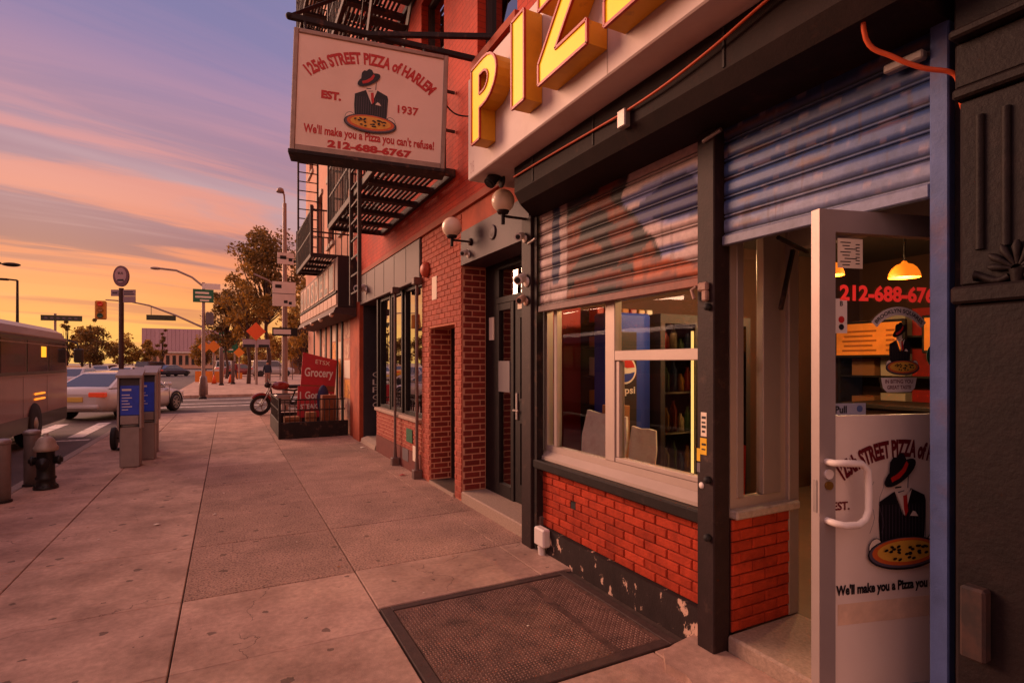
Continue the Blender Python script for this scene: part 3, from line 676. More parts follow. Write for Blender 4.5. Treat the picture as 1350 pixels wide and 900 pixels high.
def mural(a, b):
    # a: 0 at the porch side, 1 at the door side; b: 0 bottom, 1 top
    wob = .012*nz(a*9,b*7); x = a+wob; n3 = nz(a*16,b*12); n1 = nz(a*5.5+3,b*4.2)
    fig = lerp(LC(58,28,26), LC(158,66,38), sst(.30,.42,.42+.75*n1+.18*n3))
    fig = lerp(fig, LC(186,92,52), sst(.18,.24,nz(a*7+1,b*5+8)-.02)*.9)
    fig = lerp(fig, LC(30,22,30), sst(.16,.22,nz(a*4+9,b*7+2)+.05*n3))
    fig = lerp(fig, LC(90,60,72), .6*sst(.26,.32,nz(a*6+20,b*9+5)))
    fig = tuple(v*.6 for v in fig)
    white = lerp(LC(214,188,182), LC(166,132,130), .5+nz(a*9,b*9))
    c = lerp(white, fig, sst(.228,.238,x))
    if b > .26+.02*nz(a*20,b): c = lerp(c, LC(34,38,84), sst(.110,.116,x)*(1-sst(.172,.178,x)))
    edge = .71+.10*math.sin(b*5.2+.3)+.03*nz(b*7,7)
    right = lerp(LC(120,124,176), LC(206,176,172), sst(.44,.5,.5+.5*nz(a*3,b*6)+.12*(b<.5)))
    right = lerp(right, LC(40,46,104), sst(.22,.27,nz(a*4+1,b*5+4)+.45-abs(b-.62)*3))
    c = lerp(c, LC(24,18,26), .8*sst(edge-.02,edge-.012,x)*(1-sst(edge+.004,edge+.012,x)))
    c = lerp(c, right, sst(edge,edge+.01,x))
    org = lerp(LC(186,88,46), LC(128,58,44), sst(.44,.56,.5+nz(a*8,b*8)))
    if a > .62: c = lerp(c, org, sst(.66,.675,x)*(1-sst(.155,.175,b-.55*(.98-a)+.02*nz(a*9,b*3))))
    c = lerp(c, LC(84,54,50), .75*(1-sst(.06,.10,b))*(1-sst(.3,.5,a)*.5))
    if .07 < b < .17 and a < .2: c = lerp(c, LC(206,178,168), sst(.04,.1,nz(a*110,b*55)))
    # fine drips and rust
    c = lerp(c, LC(70,42,34), .35*sst(.36,.46,nz(a*46,b*2.0+2)))
    return tuple(v*.86 for v in c)
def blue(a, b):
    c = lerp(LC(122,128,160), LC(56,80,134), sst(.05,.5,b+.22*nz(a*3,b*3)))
    c = lerp(c, LC(34,46,90), sst(.62,.9,b))  # shade under the housing painted in, navy towards the top
    c = lerp(c, LC(110,74,60), .7*sst(.30,.46,nz(a*3+5,b*26)))
    c = lerp(c, LC(178,150,150), .35*sst(.36,.46,nz(a*14+2,b*30+7)))
    c = lerp(c, LC(84,60,56), .4*sst(.36,.46,nz(a*40,b*2.5)))
    return c
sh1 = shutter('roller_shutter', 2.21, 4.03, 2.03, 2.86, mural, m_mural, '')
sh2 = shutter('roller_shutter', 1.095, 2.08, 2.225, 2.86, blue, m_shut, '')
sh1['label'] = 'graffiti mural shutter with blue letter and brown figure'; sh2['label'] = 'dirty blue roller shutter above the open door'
for (y, z) in ((4.04,2.62),(2.1,2.80)): MB().tube([(2.29,y+.05,z),(2.29,y-.07,z+.02)], .012, 8).build('shutter_pin', m_tin, bA)
MB().bbox((2.30,1.10,2.74),(2.34,1.24,2.775),.006).build('shutter_pin', m_tin, bA)
# blue jamb and dark track at the door's near side
MB().bbox((2.33,1.03,-.01),(2.45,1.092,2.86),.005).build('blue_jamb', m_bluejamb, bA)
MB().box((2.37,.982,-.01),(2.46,1.028,2.86)).build('rusty_track', m_darksteel, bA)

# --- recessed entrance: step, brick pier with stone cap, side window
MB().bbox((2.395,1.10,-.02),(2.98,2.083,.13),.012).build('granite_step', m_granite, bA)
ms_ = MB().box((2.43,2.085,.131),(2.9,2.5,.75)).build('entrance_pier', m_darkmort, bA)
bricks(ms_, (2.425,2.085,0), (1,0,0), .475, .135, .748, (0,-1,0), .205, .0612, .006, m_redbrick, .014, phase=.3)
MB().bbox((2.425,2.04,.752),(2.955,2.2,.80),.008).build('stone_cap', m_stone, bA)
sw = frame_bars(bA, 'side_window', (2.44,2.10,0), (1,0,0), (0,-1,0), (0,.46,.80,2.42), .05, -.05, .0, m_alu)
MB().bbox((2.491,2.097,.852),(2.545,2.14,2.368),.003).build('mullion', m_alu_d, sw); MB().bbox((2.70,2.092,.852),(2.849,2.14,2.368),.003).build('mullion', m_alu_d, sw)
pane(sw, (2.49,2.12,0), (1,0,0), (0,-1,0), (0,.36,.85,2.37), g_win)
fr_ = MB(); fr_.bbox((2.90,2.075,.131),(2.99,2.145,2.42),.004); fr_.bbox((2.90,1.10,2.26),(2.99,2.073,2.42),.004); fr_.bbox((2.92,1.10,.131),(2.99,1.145,2.258),.004); fr_.build('door_frame', m_alu_d, bA)
cl = MB(); cl.tube([(2.88,1.95,2.22),(2.5,1.85,2.24)], .012, 6); cl.beam((2.9,2.05,2.25),(2.75,2.02,1.9),.02,.02); cl.build('door_closer', m_darksteel, bA)
MB().box((2.43,2.085,2.425),(3.0,2.6,2.85)).build('entrance_head', m_blackpaint, bA)
MB().box((2.93,1.10,2.425),(2.99,2.083,2.85)).build('entrance_transom', m_blackpaint, bA)

# --- open shop door
FE = Vector((2.10,1.387,0)); HG = Vector((2.945,1.152,0)); ud = (HG-FE).normalized(); nd_ = ud.cross(UP); DW = (HG-FE).length
door = MB()
S_ = .075
def dpr(m, a, b, c, d, d0=-.022, d1=.022): m.prism([(a,c),(b,c),(b,d),(a,d)], FE, ud, UP, nd_, d0, d1); return m
dpr(door, 0,S_,.15,2.215); dpr(door, DW-S_,DW,.15,2.215); dpr(door, S_,DW-S_,2.125,2.215); dpr(door, S_,DW-S_,.15,.26)
door = door.build('door', m_alu_d, bA, label='open aluminium shop door with printed panel')
fo = lambda a, z: FE+ud*a+UP*z
dpr(MB(), S_,DW-S_,.26,1.385,-.004,.006).build('kick_panel', m_signwhite, door)
pane(door, FE, ud, nd_, (S_,DW-S_,1.385,2.125), g_door)
hm = MB(); pts = [fo(.035,1.205)+nd_*.022, fo(.035,1.205)+nd_*.06, fo(.06,1.208)+nd_*.085, fo(.13,1.205)+nd_*.09, fo(.16,1.18)+nd_*.09, fo(.165,1.10)+nd_*.09, fo(.165,1.02)+nd_*.09, fo(.15,.985)+nd_*.09, fo(.12,.965)+nd_*.088, fo(.06,.965)+nd_*.085, fo(.035,.97)+nd_*.06, fo(.035,.97)+nd_*.022]
hm.tube(pts, .014, 10); hm.build('handle', m_white, door)
def disc(parent, name, c, n, r, d, mat, seg=20):
    n = Vector(n).normalized(); a = n.cross(UP).normalized() if abs(n.z) < .9 else Vector((1,0,0)); b = n.cross(a); c = Vector(c)
    m = MB(); V = [c+(a*math.cos(2*math.pi*k/seg)+b*math.sin(2*math.pi*k/seg))*r for k in range(seg)]; W2 = [p+n*d for p in V]
    m.add(V+W2, [tuple(range(seg)), tuple(range(seg,2*seg))]+[(i,(i+1)%seg,seg+(i+1)%seg,seg+i) for i in range(seg)]); return m.build(name, mat, parent)
disc(door, 'lock', fo(.04,1.155)+nd_*.0225, nd_, .02, .008, m_white); disc(door, 'lock', fo(.04,1.11)+nd_*.0225, nd_, .017, .01, M('brass',(150,110,50),.4,metal=.7))
ef = MB()
for z0, z1 in ((.99,1.06),(1.065,1.12)):
    ef.prism([(-.001,z0),(-.0005,z0),(-.0005,z1),(-.001,z1)], FE, ud, UP, nd_, -.008, .008)
MB().prism([(-.003,1.0),(-.0005,1.0),(-.0005,1.13),(-.003,1.13)], FE, ud, UP, nd_, -.01, .01).build('latch_plate', m_tin, door)
def ribbon(parent, name, path, wd, mat, n, off=.004):
    m = MB()
    for i in range(len(path)-1):
        a, b = Vector(path[i]), Vector(path[i+1]); d = (b-a).normalized(); s = d.cross(Vector(n)).normalized()*wd/2; o_ = Vector(n)*off
        m.add([a-s+o_, b-s+o_, b+s+o_, a+s+o_], [(0,1,2,3)])
    return m.build(name, mat, parent)
def emblem(parent, o, u, s, n_off=.004, col_hat=None, white=None, steam=True):
    """man in a brimmed hat holding a pizza, flat print; s = metres per drawing unit (about 360 units wide)"""
    o, u = Vector(o), Vector(u).normalized(); n = u.cross(UP)
    mats = [m_black, m_red, white or m_cream, m_stripe, m_orange, m_cheese]; m = MB(); lay = [0]
    def P(poly, mi):
        lay[0] += 1
        m.add([o+u*((x-340)*s)-UP*((y-390)*s)+n*(n_off+.0005*lay[0]) for x, y in poly], [tuple(range(len(poly)))], mi)
    P([(300,262),(374,215),(380,232),(376,285),(385,296),(350,332),(330,318),(300,305),(312,290),(300,275)], 2)       # face
    P([(304,284),(338,282),(338,288),(306,291)], 0); P([(372,228),(377,228),(374,290),(369,292)], 3); P([(318,306),(352,300),(352,304),(320,311)], 3)
    P([(220,345),(300,303),(345,412),(385,292),(460,325),(467,350),(462,480),(456,530),(224,530),(217,430)], 0)      # jacket
    for x in range(235,462,17): P([(x,360),(x+2.5,360),(x+2.5,524),(x,524)], 3)
    P([(300,304),(350,332),(384,292),(345,412)], 2); P([(336,322),(357,318),(363,392),(350,414),(341,384)], 1); P([(372,412),(388,390),(402,395),(417,416)], 2)
    P(ell(320,220,96,38,-33), 0)
    P([(258,250),(266,172),(283,150),(300,152),(318,132),(340,138),(352,164),(366,196),(300,246)], 0)
    P([(268,240),(276,260),(318,242),(348,214),(362,182),(352,168),(330,203),(300,226)], 1)
    P(ell(188,540,34,42,20), 0); P(ell(188,540,31,38,20), 2); P(ell(492,540,34,42,-20), 0); P(ell(492,540,31,38,-20), 2)
    P(ell(342,572,196,74), 0); P(ell(342,570,189,67), 3); P(ell(344,566,176,60), 4); P(ell(344,564,150,47), 5)
    rr = random.Random(4)
    for k in range(24):
        a = rr.uniform(0,6.283); q = math.sqrt(rr.uniform(.02,.9)); P(ell(344+136*q*math.cos(a),564+40*q*math.sin(a),11,6,rr.uniform(-20,20),8), 0)
    if steam:
        for sx_, x0 in ((1,150),(1,195),(-1,500),(-1,470)):
            for k in range(7):
                f_ = lambda t: x0+sx_*14*math.sin(t*1.1+x0)
                y0 = 470-k*32; P([(f_(k),y0),(f_(k)+2,y0),(f_(k+1)+2,y0-32),(f_(k+1),y0-32)], 3)
    return m.build('emblem', mats, parent)
PM = S_+(DW-2*S_)/2
emblem(door, fo(.41,.985), ud, .00094, .008)
lettering(door, '125th STREET PIZZA of HARLEM', fo(.40,1.245), ud, m_dkred, .075, .60, .05, arc=.10, off=.009)
lettering(door, 'EST.', fo(.115,1.02), ud, m_dkred, .035, None, .03, off=.009); lettering(door, '1937', fo(.70,1.0), ud, m_dkred, .035, None, .03, off=.009)
lettering(door, "We'll make you a Pizza you can't refuse!", fo(.42,.672), ud, m_black, .055, .66, .045, off=.009)
dpr(MB(), .10,.62,.535,.62,.0065,.0075).build('peeled_tape', M('old_tape',(226,190,160),.6,.15,14,.3,40), door)
# print on the door glass
lettering(door, '212-688-6767', fo(.37,1.885), ud, m_redglow, .068, .52, .04, off=.006)
emblem(door, fo(.40,1.658), ud, .00043, .006, steam=False)
ab = MB()
ab.add([fo(.40,0)+UP*(1.655+z_)+ud*x_+nd_*.0055 for x_, z_ in [(.178*math.sin(t),.178*math.cos(t)) for t in np.linspace(-.88,.88,14)]+[(.143*math.sin(t),.143*math.cos(t)) for t in np.linspace(.88,-.88,14)]], [tuple(range(28))]); ab.build('arched_banner', m_white, door)
lettering(door, 'BROOKLYN SQUARES', fo(.40,1.8155), ud, m_black, .020, .25, .02, arc=.062, off=.0062)
bs = MB(); bs.add([fo(.40,0)+UP*z_+ud*x_+nd_*.0055 for x_, z_ in ((-.09,1.538),(-.08,1.495),(-.06,1.478),(.06,1.478),(.08,1.495),(.09,1.538))], [tuple(range(6))]); bs.build('sticker', m_white, door)
lettering(door, 'IN BITING YOU', fo(.40,1.522), ud, m_dkred, .016, .14, .02, off=.0062); lettering(door, 'GREAT TASTE', fo(.40,1.498), ud, m_dkred, .016, .12, .02, off=.0062)
disc(door, 'sticker', fo(.595,1.63)+nd_*.005, nd_, .055, .001, m_green, 28); lettering(door, 'Grub', fo(.595,1.645), ud, m_black, .02, None, .02, off=.0072); lettering(door, 'HUB', fo(.595,1.615), ud, m_white, .016, None, .02, off=.0072)
dpr(MB(), .09,.145,1.72,1.86,.005,.006).build('sticker', m_white, door); disc(door, 'sticker', fo(.117,1.775)+nd_*.0065, nd_, .014, .001, m_red); disc(door, 'sticker', fo(.117,1.745)+nd_*.0065, nd_, .012, .001, m_black)
lettering(door, 'B', fo(.117,1.84), ud, m_black, .02, None, .02, off=.0075)
dpr(MB(), .10,.22,1.985,2.105,.005,.006).build('notice', m_paper, door)
print_lines(door, fo(.10,1.985), ud, [(.012+.01*(k%3),.102-.013*k,(.05,.035,.06)[k%3],.004) for k in range(8)]+[(.085,.095-.013*k,.02,.004) for k in range(7)], m_black, .0068)
dpr(MB(), S_,.235,1.387,1.435,.005,.006).build('sticker', M('pale_blue_sticker',(150,150,166),.5), door); lettering(door, 'Pull', fo(.115,1.41), ud, m_black, .03, None, .03, off=.0072); disc(door, 'sticker', fo(.205,1.412)+nd_*.0062, nd_, .014, .001, m_bluejamb)
# ------------------------------------------------------------------ shop interior
m_iwall = M('interior_wall', (76,46,34), .8, .15, 3)
m_ifloor = M('interior_tile', (96,70,56), .5, .2, 4)
m_iceil = M('interior_ceiling', (74,58,52), .85, .12, 3)
m_shelfd = M('shelf_dark', (40,30,28), .6, .2, 10)
m_redw = M('red_wall_panel', (176,26,22), .5, .06, 5)
m_blue = M('cooler_blue', (40,62,150), .4, .08, 5)
mb = MB(); mb.box((2.55,-.6,.05),(7.2,4.25,.128)); mb.build('interior_floor', m_ifloor, bA)
mb = MB(); mb.box((2.705,-.6,2.86),(7.2,4.25,2.95)); mb.build('interior_ceiling', m_iceil, bA)
mb = MB(); mb.box((7.2,-.6,.05),(7.3,4.25,2.95)); mb.box((2.72,4.16,.13),(7.2,4.25,2.86)); mb.box((3.02,-.6,.05),(7.2,-.5,2.95)); mb.box((3.0,-.5,.13),(3.06,1.05,2.85))
mb.build('interior_wall', m_iwall, bA)
MB().box((2.51,4.135,.13),(2.86,4.158,2.84)).build('red_panel', m_redw, bA)
MB().bbox((2.505,2.61,.72),(3.0,4.13,.80),.005).build('window_counter', M('counter_top',(120,96,70),.3,.1,6), bA)
MB().box((2.52,2.24,.13),(2.56,4.12,.72)).build('bulkhead_lining', m_iwall, bA)
MB().box((2.51,2.51,.13),(2.9,2.6,.75)).build('bulkhead_lining', m_redw, bA)

fz = thing('drinks_cooler', 'blue drinks cooler with round red white and blue logo behind the shop window', 'cooler', (2.95,3.85,.128))
MB().bbox((2.80,3.62,.13),(3.24,3.86,2.02),.02).build('cabinet', m_blue, fz)
MB().box((2.83,3.612,.35),(3.07,3.619,1.86)).build('door_graphic', m_shelfd, fz)
pz = Vector((2.945,3.611,1.54)); ux = Vector((1,0,0))
disc(fz, 'logo', pz+Vector((0,-.001,0)), (0,-1,0), .118, .002, m_white, 32)
mpl = MB(); t_ = [R(a) for a in range(12,170,6)]
mpl.add([pz+Vector((.102*math.cos(t),-.0045,.102*math.sin(t))) for t in t_]+[pz+Vector((-.06,-.0045,.045)), pz+Vector((.02,-.0045,.015))], [tuple(range(len(t_)+2))]); mpl.build('logo', m_red, fz)
mpl = MB(); t_ = [R(a) for a in range(200,352,6)]
mpl.add([pz+Vector((.102*math.cos(t),-.0045,.102*math.sin(t))) for t in t_]+[pz+Vector((.04,-.0045,-.03)), pz+Vector((-.05,-.0045,-.035))], [tuple(range(len(t_)+2))]); mpl.build('logo', m_blue, fz)
lettering(fz, 'pepsi', (2.945,3.610,1.36), ux, m_white, .075, .21, .02, off=.002)
fz2 = thing('glass_front_fridge', 'dark glass front fridge with lit strip and shelves inside the shop', 'fridge', (3.8,3.85,.128))
mb = MB(); mb.box((3.28,3.55,.13),(3.33,4.14,2.02)); mb.box((4.34,3.55,.13),(4.4,4.14,2.02)); mb.box((3.33,4.08,.13),(4.34,4.14,2.02)); mb.box((3.33,3.55,1.94),(4.34,4.08,2.02)); mb.box((3.33,3.55,.13),(4.34,4.08,.35)); mb.box((3.69,3.552,.35),(3.73,3.60,1.94)); mb.build('cabinet', m_shelfd, fz2)
e_led = emis('led_tube', (255,204,120), 2.6)
MB().tube([(3.665,3.565,.55),(3.665,3.565,1.88)], .012, 8).build('led_strip', e_led, fz2)
m_can = [M('can_%d' % i, c, .35, .1, 6, rnd=.2) for i, c in enumerate(((150,40,36),(40,70,130),(190,170,150),(160,110,40),(60,90,60)))]
for k, z in enumerate((.62,.98,1.34,1.66)):
    sf = MB().box((3.34,3.64,z-.015),(4.33,4.07,z)).build('shelf', m_tin, fz2)
    for i in range(11):
        h_ = .16+.06*((i*7+k*3) % 3); MB().lathe([(.034,z),(.034,z+h_*.7),(.014,z+h_*.88),(.014,z+h_)], (3.39+i*.088,3.70,0), 10).build('bottle', m_can[(i*2+k) % 5], sf)
pane(fz2, (3.34,3.548,0), (1,0,0), (0,-1,0), (0,.34,.36,1.93), glass('fridge_glass', (.4,.36,.32), 0, 1.5, .8)); pane(fz2, (3.735,3.548,0), (1,0,0), (0,-1,0), (0,.60,.36,1.93), MATS['fridge_glass'])
sk_ = thing('snack_shelf', 'dim wall shelf of packets beside the red panel inside the window', 'shelf', (3.0,4.05,1.0))
for k, z in enumerate((.95,1.22,1.48,1.74,1.96)):
    sf = MB().box((2.89,3.92,z-.012),(3.6,4.13,z)).build('board', m_shelfd, sk_)
    for i in range(7): MB().bbox((2.91+i*.095,3.95,z+.001),(2.985+i*.095,4.08,z+.10+.07*((i*3+k) % 3)/2),.008).build('packet', (m_can[0],m_can[3],m_can[2],m_card)[(i+k) % 4], sf)
# shelves further back
rk = thing('storage_rack', 'dim storage rack of boxes along the shop back wall', 'rack', (6.6,3.0,.128))
for z in (.5,1.0,1.45,1.9):
    sf = MB().box((6.7,1.6,z-.02),(7.15,4.1,z)).build('shelf', m_shelfd, rk)
    for i in range(7):
        y = 1.75+i*.33; MB().box((6.75,y,z+.001),(7.1,y+.26,z+.2+.1*((i*5) % 3)/2)).build('carton', (m_card,m_can[0],m_can[2])[i % 3], sf)
for y in (1.58,4.1): MB().box((6.7,y,.13),(7.15,y+.03,2.1)).build('upright', m_shelfd, rk)
# white boards leaning in the window
for i, (x, y, lean, w_, h_, lab) in enumerate(((2.585,3.70,.10,.40,.40,'large creased white board leaning inside the shop window'),(2.74,3.30,.12,.20,.30,'narrow pale board leaning beside the larger board in the window'))):
    ub = Vector((.30,-.95,0)) if i == 0 else Vector((.5,-.86,0)); ub.normalize(); nb_ = ub.cross(UP); vb = (UP*.985-nb_*.17).normalized()
    m = MB(); m.prism([(0,0),(w_,0),(w_*1.03,h_*.45),(w_*.97,h_*.93),(w_*.7,h_*.97),(w_*.38,h_*.96),(w_*.03,h_*1.02),(-w_*.04,h_*.5)], (x,y,.812), ub, vb, nb_, 0, .03)
    m.build('leaning_board', M('creased_board',(236,222,212),.45,.10,5,1.0,10,c2=(206,170,160),c2f=(.5,.7),c2s=5), None, label=lab, cat='board')
MB().bbox((2.70,3.42,.802),(2.84,3.60,1.26),.004).build('carton', m_card, None, label='brown cardboard carton behind the white boards in the window', cat='carton')
# counter and lit menu boards, seen through the door
ct = thing('service_counter', 'dark service counter at the back of the pizza shop', 'counter', (5.9,2.2,.128))
MB().bbox((5.6,.6,.13),(6.2,3.4,1.15),.02).build('counter_body', m_iwall, ct); MB().bbox((5.55,.6,1.152),(6.25,3.4,1.2),.01).build('counter_top', m_shelfd, ct)
m_menu = M('menu_light', (236,128,42), .5, .3, 3, emit=.26)
for i, (ya, yb, za, zb, lab) in enumerate(((3.28,4.05,1.66,2.08,'glowing orange menu board with small figure print'),(2.15,3.12,1.70,2.10,'glowing orange menu board behind the hat emblem'),(1.0,2.0,1.72,2.1,'glowing orange menu board beside the green door sticker'))):
    mn = thing('menu_board', lab, 'menu board', (6.5,(ya+yb)/2,za), 'lit menu boards over the counter')
    MB().bbox((6.5,ya,za),(6.56,yb,zb),.01).build('frame', m_shelfd, mn); MB().box((6.492,ya+.03,za+.03),(6.499,yb-.03,zb-.03)).build('lit_panel', m_menu, mn)
    print_lines(mn, (6.49,yb,za), UF, [(.1+.02*(k%2),.07+.055*k,(yb-ya)*(.42 if k%2 else .5),.022) for k in range(5)]+[((yb-ya)*.76,.07+.055*k,.09,.022) for k in range(5)], M('menu_print',(196,112,44),.6))
# pendant lamps (lit); the third is unseen, added to brighten the window area
e_shade = emis('lamp_shade_lit', (255,128,28), .85)
e_bulb = emis('lamp_bulb', (255,196,110), 14.0)
for (x, y, z, lab) in ((4.95,2.50,2.30,'lit amber glass pendant lamp above the phone number on the door'),(4.55,2.88,2.34,'lit amber pendant lamp beside the notice on the door glass'),(3.2,2.95,2.34,'added amber pendant lamp brightening the window area, unseen behind the shutter')):
    lm = thing('pendant_lamp', lab, 'lamp', (x,y,z), 'amber pendant lamps in the shop')
    sh = MB(); sh.lathe([(.112,z),(.114,z+.01),(.105,z+.045),(.086,z+.08),(.06,z+.105),(.025,z+.118),(.016,z+.135)], (x,y,0), 24); 
    sh.f = [f for f in sh.f if len(f) < 10]; sh.mi = sh.mi[:len(sh.f)]; sh.sm = sh.sm[:len(sh.f)]
    sh.build('lamp_shade', e_shade, lm); MB().tube([(x,y,z+.135),(x,y,2.86)], .008, 6).build('stem', m_shelfd, lm); MB().sphere((x,y,z+.045), .028, 12, 8).build('bulb', e_bulb, lm)
    pl = bpy.data.lights.new('lamp_light', 'POINT'); pl.energy = 30; pl.color = (1,.62,.28); pl.shadow_soft_size = .06
    po_ = bpy.data.objects.new('lamp_light', pl); col.objects.link(po_); po_.location = (0,0,-.05); po_.parent = lm
# red umbrella-like stack by the side window
st = MB(); st.prism([(0,0),(.14,0),(.15,.3),(.02,.34)], (2.60,2.3,.805), (1,0,0), UP, (0,-1,0), 0, .05); st.build('leaflet_stack', m_redw, None, label='red leaflet stack standing inside the entrance side window', cat='leaflets')

# ------------------------------------------------------------------ cast iron neighbour on the near side
bN = thing('cast_iron_storefront', 'black painted cast iron storefront pilaster with palmette next to the blue jamb', 'building', (2.6,0,0))
MB().box((2.32,-8,-.02),(3.0,.98,14)).build('wall', m_castiron, bN)
MB().bbox((2.22,.40,-.02),(2.318,.965,1.80),.012).build('pilaster_shaft', m_castiron, bN)
MB().bbox((2.24,.42,1.86),(2.318,.96,2.50),.01).build('pilaster_panel', m_castiron, bN)
for y in (.90,.83,.755,.68,.60,.52):
    MB().tube([(2.239,y,1.98),(2.239,y,2.43)], .014, 8).build('flute', m_castiron, bN)
for (z0,z1,x) in ((1.80,1.86,2.205),(2.50,2.54,2.215),(2.54,2.70,2.235),(2.70,2.735,2.19),(2.735,2.95,2.23),(2.95,3.0,2.18)):
    MB().bbox((x,.38,z0+.001),(2.318,.972,z1-.001),.008).build('moulding', m_castiron, bN)
pal = MB()
pc = Vector((2.232,.80,1.90))
for a in (-78,-52,-26,0,26,52,78):
    t = R(a); d_ = Vector((0,-math.sin(t),math.cos(t))); ln = .09 if abs(a) < 60 else .075
    pal.tube([pc+d_*.015, pc+d_*ln*.45, pc+d_*ln*.8+Vector((-.006,0,0)), pc+d_*ln], [.005,.009,.013,.007], 8)
for s_ in (-1,1):
    pal.tube([pc+Vector((0,s_*(.02+.013*i),-.02-.012*math.sin(i*.7))) for i in range(8)], [.012]*7+[.02], 6)
pal.tube([pc+Vector((0,0,.0)),pc+Vector((0,0,-.10))], [.022,.006], 8)
pal.build('palmette', m_castiron, bN)
MB().bbox((2.17,.86,.62),(2.219,.93,.86),.008).build('junction_box', M('rusty_box',(60,38,32),.7,.2,12,c2=(40,28,26),c2s=8), bN)
# torn cord end on the track
MB().tube([(2.36,1.0,1.05),(2.33,.98,1.09),(2.3,.95,1.07),(2.28,.93,1.04)], .006, 6).build('frayed_cord', m_card, None, label='frayed pale cord end sticking out beside the blue jamb', cat='cord')

# ------------------------------------------------------------------ second storefront of the same building (y 7.30 .. 11.9)
MB().bbox((2.37,7.32,2.76),(2.70,11.22,3.335),.01).build('fascia', m_slate, bA)
for i in range(6): MB().box((2.366,7.34+.65*i,2.80),(2.3695,7.352+.65*i,3.32)).build('fascia_seam', m_castiron, bA)
m_iron = M('slim_iron_column', (104,80,74), .6, .2, 12, .2, 60, c2=(120,72,54), c2f=(.55,.7), c2s=9)
for y in (7.33,8.44): 
    c_ = MB(); c_.tube([(2.33,y,0),(2.33,y,.3),(2.33,y,2.74)], [.036,.021,.021], 10); c_.bbox((2.27,y-.06,2.68),(2.39,y+.06,2.78),.01); c_.bbox((2.27,y-.06,-.01),(2.39,y+.06,.12),.01); c_.build('iron_column', m_iron, bA)
m_sill = M('stone_sill', (170,142,124), .8, .2, 18, .3, 80)
sb2 = MB().box((X0+.012,7.38,-.02),(2.62,9.95,.74)).build('bulkhead', m_lightmort, bA)
sm = MB(); bricks(sb2, (X0+.012,9.95,0), UF, 2.57, .30, .735, NF, .2, .066, .008, m_oldbrick, .010, stuff=sm); sm.build('brickwork', m_oldbrick, sb2, kind='stuff')
MB().box((X0-.004,7.38,-.02),(X0+.011,9.95,.30)).build('base_strip', M('maroon_base', (110,52,44), .8, .2, 12, .3, 60), bA)
MB().bbox((2.36,7.38,.742),(2.64,9.95,.80),.01).build('window_sill', m_sill, bA)
for (ya, yb) in ((7.42,8.36),(8.50,9.16),(9.22,9.92)):
    sw2 = frame_bars(bA, 'shop_window', (2.46,yb,0), UF, NF, (0,yb-ya,.802,2.755), .055, -.08, 0, m_blackpaint)
    pane(sw2, (2.46,yb,0), UF, NF, (.055,yb-ya-.055,.857,2.70), g_far, -.04)
MB().box((2.42,9.93,.0),(2.62,10.0,2.76)).build('door_post', m_blackpaint, bA)
# recessed dark entrance with painted tag
MB().box((2.45,11.20,.1),(3.4,11.25,2.76)).build('entry_panel', M('dark_entry_panel',(48,40,46),.6,.2,8), bA)
MB().box((3.3,10.0,.1),(3.36,11.2,2.76)).build('entry_door', m_blackpaint, bA)
MB().box((2.66,9.93,.1),(3.3,9.99,2.76)).build('entry_side', m_blackpaint, bA)
for k, ch in enumerate('CLPCO'):
    lettering(bA, ch, (2.72,11.199,1.36-.155*k), (1,0,0), m_white, .11, .19, -.018, off=.003, name='painted_tag')
mb = MB(); mb.prism([(2.38,0),(3.3,0),(3.3,.10),(2.5,.12),(2.40,.08)], (0,10.02,0), (1,0,0), UP, (0,1,0), 0, 1.17); mb.build('entry_step', m_granite, bA)
MB().bbox((2.37,11.26,-.02),(2.75,11.9,3.336),.01).build('stucco_pier', m_upper, bA)
MB().box((2.62,7.35,.0),(2.66,9.93,.74)).build('bulkhead_lining', m_shelfd, bA)
mb = MB(); mb.box((4.6,7.1,.0),(4.7,11.9,3.3)); mb.box((2.705,7.06,.0),(4.6,7.1,3.3)); mb.box((2.7,7.1,.0),(4.6,11.9,.05)); mb.build('store_inner_walls', m_shelfd, bA)
# posters and dirt on the bulkhead
for (y, z, w_, h_, mt) in ((7.75,.42,.3,.2,m_green),(7.5,.18,.22,.22,m_paper),(7.95,.12,.3,.18,m_grey)):
    MB().box((X0-.010,y,z),(X0-.0065,y+w_,z+h_)).build('paste_up', mt, bA)
# black things above the windows
al = thing('alarm_bell', 'round orange red alarm bell on the brick beside the grey fascia', 'alarm', (2.4,7.0,2.78))
m = MB(); m.lathe([(.105,0),(.105,-.02),(.09,-.06),(.05,-.085),(.001,-.09)], (2.388,7.06,2.85), 20, axis='X'); m.build('bell_cover', M('bell_paint',(178,76,52),.5,.1,8), al); MB().bbox((2.38,6.98,2.78),(2.399,7.14,2.92),.004).build('back_plate', m_iron, al)
MB().box((2.3845,6.68,2.42),(2.388,6.86,2.72)).build('notice', m_paper, None, label='white paper notice pasted on the brick above the narrow doorway', cat='notice')

